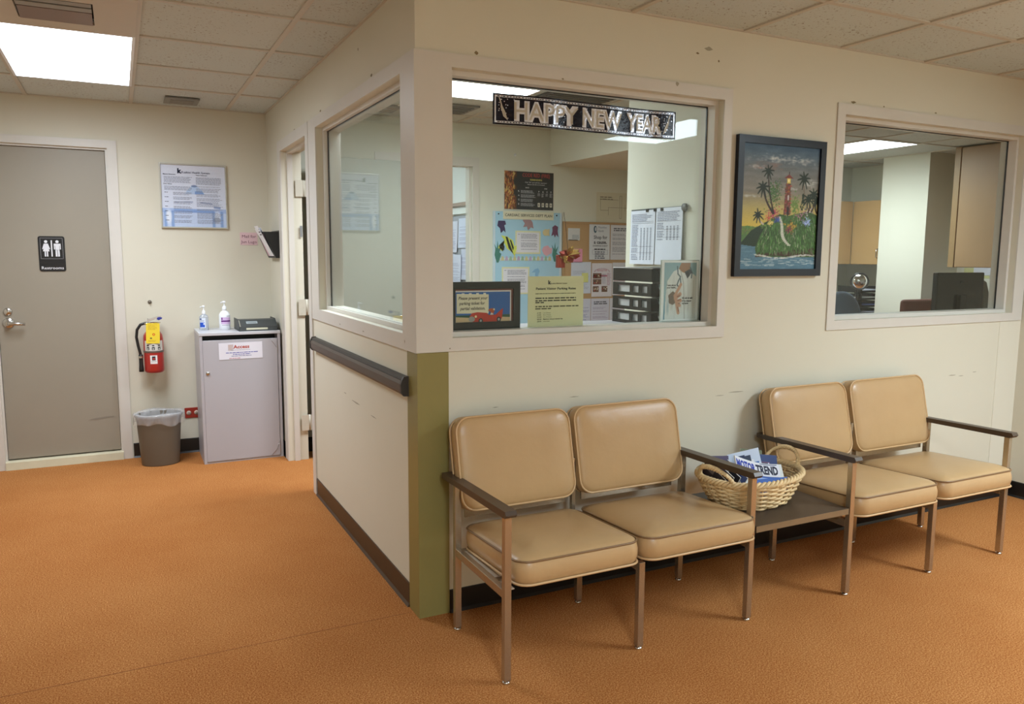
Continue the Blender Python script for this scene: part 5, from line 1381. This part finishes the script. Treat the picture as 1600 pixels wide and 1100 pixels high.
def d_news(m, W, H_, y):
    y -= .0005
    for k in range(12):
        a = PI*(k+.5)/12; m.disc(W*.5-.075*math.cos(a), H_-.075+.030*math.sin(a), .006, .004, y, ink(190, 150, 166), 8)
    m.text('NEWSLETTER', W*.5, H_-.07, .026, y, ink(196, 96, 124), w=.10, align='c'); m.rect(.07, H_-.115, W-.05, H_-.10, y, ink(206, 130, 156))
    m.rect(.012, H_-.12, .052, H_-.10, y, ink(96, 92, 98))
    rn = random.Random(6)
    for (x, z, w_, h_) in ((.012, .155, .085, .045), (.012, .105, .085, .045), (.012, .04, .06, .05), (.10, .04, .06, .05)):
        m.rect(x, z, x+w_, z+h_, y, ink(120, 92, 78))
        for _ in range(7): a = rn.uniform(x+.006, x+w_-.01); b = rn.uniform(z+.004, z+h_-.014); m.rect(a, b, a+.009, b+rn.uniform(.008, .014), y-.0004, ink(*rn.choice([(206, 176, 150), (60, 50, 54), (180, 70, 70), (226, 214, 200)])))
    para(m, .105, W-.06, .195, 8, .011, y, (176, 178, 196), .5, .2, 9); para(m, W-.05, W-.01, .2, 9, .012, y, (190, 150, 170), .5, .3, 10)
on_cork('newsletter_sheet', 'newsletter sheet with pink heading and small photos on the cork board', 'paper', 2.592, 1.09, .205, .285, (220, 216, 224), d_news)
on_cork('white_form', 'white list sheet at the right of the newsletter on the cork board', 'paper', 2.802, 1.10, .16, .28, (214, 214, 222), d_doc(12, False, (190, 150, 160)))
on_cork('white_form', 'table sheet at the lower left of the cork board beside the parking sign', 'paper', 2.43, .80, .155, .275, (206, 208, 224), d_doc(14, False, (150, 152, 190)))
on_cork('white_form', 'text sheet at the lower middle of the cork board', 'paper', 2.59, .80, .185, .275, (208, 208, 224), d_doc(15, True, (170, 160, 186)))
on_cork('white_form', 'plain sheet at the lower right of the cork board beside the black trays', 'paper', 2.78, .80, .17, .275, (212, 212, 222), d_doc(16, False, (180, 180, 200)))
def d_map(m, W, H_, y):
    y -= .0004; k = ink(110, 100, 90)
    para(m, .035, .17, H_-.035, 2, .018, y, (130, 122, 106), .5, .3, 3)
    for a, b, c, d in ((.04, .10, .04, .19), (.04, .19, .22, .19), (.04, .10, .12, .10), (.12, .125, .40, .125), (.12, .06, .12, .125), (.235, .035, .235, .225), (.255, .035, .255, .225), (.235, .225, .255, .225), (.235, .035, .255, .035), (.29, .10, .29, .15)):
        m.rect(min(a, c)-.0012, min(b, d)-.0012, max(a, c)+.0012, max(b, d)+.0012, y, k)
sheet('floor_plan_sheet', 'cream floor plan sheet taped above the cork board', 'paper', (2.632, YW, 1.722), .42, .25, (206, 200, 176), d_map)
obj_ = obj('wall_hook', MB().lathe([(.010, 0), (.012, .004), (.006, .010), (0, .012)], 14, M=Matrix.Rotation(PI/2, 4, 'X')), M_white_p, None, (1.86, YO, 2.07+.16)); obj_['label'] = 'x'; tag(obj_, 'small white hook on the office wall above the fire poster', 'hook')

# paper rail on the partition
t = thing('paper_rail', 'grey metal paper rail on the cream office partition', 'rail', (1.618, .67, 1.692))
obj('rail_bar', MB().box(-.010, 0, -.235, .235, -.006, .006), mat('grey_rail', (110, 116, 118), .35, metal=.7), t)
obj('rail_end', MB().lathe([(.0, 0), (.020, 0), (.020, .012), (.0, .012)], 18, M=Matrix.Translation((-.006, -.235, -.002)) @ Matrix.Rotation(-PI/2, 4, 'Y')), mat('dark_grey_knob', (84, 84, 80), .45), t)
for yy in (-.06, .0, .07): obj('clip', MB().box(-.016, -.010, yy, yy+.022, -.012, .004), M_dark, t)
def d_table(seed, zlo):
    def f(m, W, H_, y):
        y -= .0006; rn = random.Random(seed); z = H_-.02
        while z > zlo:
            if rn.random() < .12: m.rect(.012, z, W-.012, z+.0012, y, ink(90, 92, 104))
            else: para(m, .014, W*(.35 if z < H_*.75 else .9), z, 1, .008, y, (130, 134, 156), .45, .3, int(z*1000)+seed)
            if z < H_*.7:
                for c in range(4): m.rect(W*(.42+.13*c), z-.004, W*(.42+.13*c)+.014, z, y, ink(120, 124, 140))
            z -= .0085
    return f
sheet('schedule_sheet', 'left printed schedule sheet hanging from the grey partition rail', 'paper', (1.6065, .905, 1.395), .225, .295, (214, 220, 234), d_table(3, .02), rz=RZX, curl=.004)
sheet('schedule_sheet', 'right schedule sheet with a blank lower half on the grey partition rail', 'paper', (1.6065, .672, 1.395), .225, .300, (216, 222, 236), d_table(5, .13), rz=RZX, curl=.004)

# room behind the office doorway
t = thing('grey_pinboard', 'grey pinboard with hung papers seen through the office doorway', 'board', (1.748, 3.9, 1.0))
obj('board_panel', MB().box(-.012, 0, -.75, .75, 0, .785), mat('grey_felt', (150, 152, 160), .8), t)
obj('board_top', MB().box(-.018, 0, -.76, .76, .785, .80), M_alu, t)
def wsh(label, y_left, z, W_, H_, rgb, seed, off=.013):
    sheet('pinned_paper', label, 'paper', (1.748-off, y_left, z), W_, H_, rgb, d_doc(seed, False, (170, 172, 196)), rz=RZX, curl=.01)
wsh('paper hung at the top left of the grey pinboard behind the doorway', 3.97, 1.46, .20, .28, (214, 216, 232), 31)
wsh('paper hung at the top right of the grey pinboard behind the doorway', 3.74, 1.50, .26, .26, (210, 216, 236), 32)
wsh('paper hung at the lower right of the grey pinboard behind the doorway', 3.68, 1.22, .18, .27, (208, 212, 232), 33, .016)
wsh('paper hung at the lower left of the grey pinboard behind the doorway', 3.90, 1.16, .24, .28, (212, 216, 234), 34, .026)
wsh('lined paper at the far left bottom of the grey pinboard behind the doorway', 4.0, 1.2, .16, .25, (204, 206, 224), 35)
t = thing('wall_rack', 'short brown slotted strip on the white wall above the grey pinboard', 'strip', (1.748, 3.72, 1.885))
obj('strip_bar', MB().box(-.02, 0, -.24, .24, -.015, .015), mat('strip_brown', (150, 130, 118), .5, var=.2, vscale=30), t)

# ------------------------------------------------------------------ office right side (through the right window)
M_maple = mat('maple_door', (178, 144, 98), .42, var=.06, vscale=4)
def cab(label, loc, W_, D_, H_, rz, doors, handle_side):
    """carcass against a wall; local front faces -y"""
    t = thing('wall_cabinet', label, 'cabinet', loc, rz)
    obj('carcass', MB().box(0, W_, 0, D_, 0, H_), mat('maple_edge', (160, 124, 80), .5), t)
    wd = W_/doors
    for i in range(doors):
        d_ = obj('cabinet_door', MB().bbox(i*wd+.003, (i+1)*wd-.003, -.02, -.001, .003, H_-.003, .002), M_maple, t)
        hx = (i+1)*wd-.035 if (i % 2 == 0) == handle_side else i*wd+.035
        obj('pull_handle', MB().tube([(hx, -.02, .07), (hx, -.045, .08), (hx, -.048, .12), (hx, -.045, .16), (hx, -.02, .17)], .005, 6), M_chrome, d_)
    return t
cab('maple wall cabinet in the far office corner seen at the left of the right window', (5.55, 3.31, 1.36), .66, .305, .68, 0, 2, True)
cab('maple wall cabinet beside the white column seen through the right window', (6.24, 3.30, 1.36), .38, .305, .68, RZX, 1, True)
t = thing('tall_wall_cabinet', 'large plain maple cabinet reaching the ceiling at the right of the right window', 'cabinet', (5.88, 1.50, 1.352))
hh = H-1.352-.008
obj('carcass', MB().box(.022, .665, -.42, .365, 0, hh), mat('maple_edge', (160, 124, 80), .5), t)
obj('cabinet_door', MB().bbox(0, .02, -.42, .358, 0.004, hh-.01, .002), mat('maple_veneer', (160, 130, 96), .42, var=.1, vscale=5), t)
obj('face_stile', MB().bbox(.002, .0215, .370, .425, 0, hh, .001), mat('maple_stile', (150, 122, 84), .42), t)
obj('cabinet_end', MB().box(.0215, .665, .366, .424, 0, hh), mat('maple_edge', (160, 124, 80), .5), t)
# desk with monitor
t = thing('office_desk', 'office desk behind the right window carrying the monitor', 'desk', (4.3, .75, 0))
obj('desktop', MB().bbox(-.9, 1.0, -.45, .30, .71, .74, .004), M_grey, t)
for xx in (-.88, .96): obj('desk_leg', MB().box(xx, xx+.025, -.4, .26, 0, .71), M_grey, t)
t = thing('computer_monitor', 'black computer monitor seen from behind through the right window', 'monitor', (4.12, .62, .74), R(-2))
obj('monitor_back', MB().bbox(-.235, .235, -.02, .02, .30, .60, .006), mat('monitor_black', (26, 27, 27), .22), t)
obj('screen', MB().box(-.22, .22, .0205, .0215, .315, .585), mat('screen_glass', (10, 12, 14), .1), t)
obj('monitor_stand', MB().box(-.03, .03, -.045, -.02, .03, .45), M_dark, t)
obj('monitor_base', MB().bbox(-.13, .13, -.10, .10, 0, .018, .005), M_dark, t)
obj('badge', MB().lathe([(.010, 0), (.010, .001), (0, .001)], 14, M=Matrix.Translation((0, -.0202, .535)) @ Matrix.Rotation(PI/2, 4, 'X')), M_darkg, t)
t = thing('desk_speaker', 'grey oval desk speaker peeking out behind the black monitor', 'speaker', (4.42, .66, .74))
obj('speaker_body', MB().lathe([(0, 0), (.05, .0), (.055, .2), (.062, .36), (.058, .46), (.04, .53), (.0, .56)], 20, sx=.8), mat('speaker_grey', (120, 116, 106), .45), t)
# office chairs
def office_chair(label, loc, rz, cm, rad, zc, name='office_chair'):
    t = thing(name, label, 'chair', loc, rz)
    M_f = mat('fabric_%d' % cm[2], cm, .85, bump=.3, bscale=200)
    pr = [(0, 0), (rad*.9, 0), (rad, .012), (rad, .045), (rad*.9, .06), (rad*.4, .068), (0, .07)]
    obj('backrest', MB().lathe(pr, 36, sy=1.12, M=Matrix.Translation((0, -.23, zc)) @ Matrix.Rotation(PI/2-.1, 4, 'X') @ Matrix.Translation((0, 0, -.03))), M_f, t)
    obj('seat', MB().bbox(-.24, .24, -.22, .24, .45, .52, .025, seg=3), M_f, t)
    obj('back_stem', MB().tube([(0, -.16, .46), (0, -.24, .5), (0, -.25, zc)], .016, 8), M_dark, t)
    obj('gas_lift', MB().lathe([(.03, .08), (.03, .3), (.02, .3), (.02, .45)], 14), M_dark, t)
    for k in range(5):
        a = 2*PI*k/5; b = obj('base_arm', MB().tube([(0, 0, .09), (math.cos(a)*.27, math.sin(a)*.27, .065)], [.022, .014], 6), M_dark, t)
        obj('caster', MB().lathe([(0, -.012), (.025, -.012), (.025, .012), (0, .012)], 12, M=Matrix.Translation((math.cos(a)*.27, math.sin(a)*.27, .027)) @ Matrix.Rotation(PI/2, 4, 'X')), M_dark, b)
    return t
office_chair('blue grey office chair with a rounded back behind the left of the right window', (4.04, 1.73, 0), 0, (96, 112, 134), .205, .945)
t = thing('guest_chair', 'reddish brown chair back peeking out beside the black monitor', 'chair', (4.86, 1.45, 0))
bm_ = mat('russet_fabric', (128, 82, 70), .8)
obj('backrest', MB().bbox(-.20, .22, -.03, .03, .68, 1.10, .028, bm_, seg=3), bm_, t); obj('seat', MB().bbox(-.20, .22, .0, .42, .42, .48, .02, bm_, seg=2), bm_, t)
for xx in (-.19, .19):
    for yy in (.01, .39): obj('leg', MB().box(xx, xx+.02, yy, yy+.02, 0, .42 if yy > .1 else .7), M_dark, t)
# back counter with trays and mirror
t = thing('back_counter', 'low office counter in the far corner under the maple wall cabinets', 'counter', (5.85, 3.24, 0))
obj('countertop', MB().bbox(-.74, .69, -.40, .36, .80, .83, .004), M_grey, t)
for xx in (-.72, .0, .66): obj('counter_side', MB().box(xx, xx+.02, -.36, .34, 0, .80), M_maple, t)
for (nx_, x, lab) in ((0, 5.72, 'left black letter tray stack on the far office counter'), (1, 6.02, 'right black letter tray stack on the far office counter')):
    t = thing('letter_tray_stack', lab, 'tray stack', (x, 2.975, .83), 0)
    for i in range(3 if nx_ == 0 else 4):
        z = i*.078
        obj('tray', MB().box(0, .27, 0, .30, z, z+.004).box(0, .004, 0, .30, z, z+.066).box(.266, .27, 0, .30, z, z+.066), M_smoke, t)
        obj('tray_front', MB().box(0, .27, -.004, 0, z, z+.022).box(0, .02, -.004, 0, z, z+.066).box(.25, .27, -.004, 0, z, z+.066), M_smoke, t)
        obj('paper_stack', MB().box(.01, .26, .004, .28, z+.0045, z+.034), ink(*((206, 208, 222), (96, 104, 160), (210, 206, 200))[i % 3]), t)
t = thing('round_mirror', 'round black rimmed convex mirror above the far office trays', 'mirror', (5.87, 2.87, 1.19))
Mr = Matrix.Rotation(PI/2, 4, 'X') @ Matrix.Rotation(R(0), 4, 'Y')
obj('mirror_face', MB().lathe([(.078, .0), (.07, .008), (.05, .016), (.025, .021), (0, .023)], 32, M=Mr), mat('mirror_silver', (220, 220, 222), .03, metal=1.), t, None, (0, 0, R(-42)))
obj('mirror_rim', MB().tube([(.082*math.cos(2*PI*k/32), .082*math.sin(2*PI*k/32), 0) for k in range(32)], .010, 8, closed=True), M_dark, t, None, (R(90), 0, R(-42)))
obj('mirror_stem', MB().tube([(0, .03, -.36), (0, .03, -.02), (0, .008, 0)], .008, 8), M_dark, t)
obj('mirror_foot', MB().lathe([(0, 0), (.06, 0), (.05, .012), (0, .014)], 20, c=(0, .03, -.36)), M_dark, t)
t = thing('paper_strip', 'dark shelf strip under the left maple cabinet', 'strip', (5.62, 3.60, 1.20)); obj('strip_bar', MB().box(-.1, .22, 0, .018, -.02, .03), M_dark, t)
# papers below the tall cabinet
for lab, y_, z, W_, H_, rgb, sd in (('yellow paper taped under the tall maple cabinet', 2.20, 1.24, .26, .10, (206, 206, 150), 41), ('white paper at the left under the tall maple cabinet', 2.10, 1.27, .26, .09, (214, 216, 226), 42), ('white form hung under the tall maple cabinet beside the monitor', 1.93, 1.05, .17, .28, (212, 214, 226), 43), ('white form hung at the far right under the tall maple cabinet', 1.755, 1.05, .17, .28, (212, 214, 228), 44)):
    sheet('taped_paper', lab, 'paper', (XO-.002-(.003 if sd == 42 else 0), y_, z), W_, H_, rgb, d_doc(sd, False, (170, 172, 190)), rz=RZX)
t = thing('side_counter', 'office side counter under the tall maple cabinet', 'counter', (6.25, 1.3, 0))
obj('countertop', MB().bbox(-.28, .29, -.9, .9, .97, 1.0, .004), M_grey, t)
for yy in (-.85, .82): obj('counter_side', MB().box(-.26, .28, yy, yy+.02, 0, .97), M_maple, t)
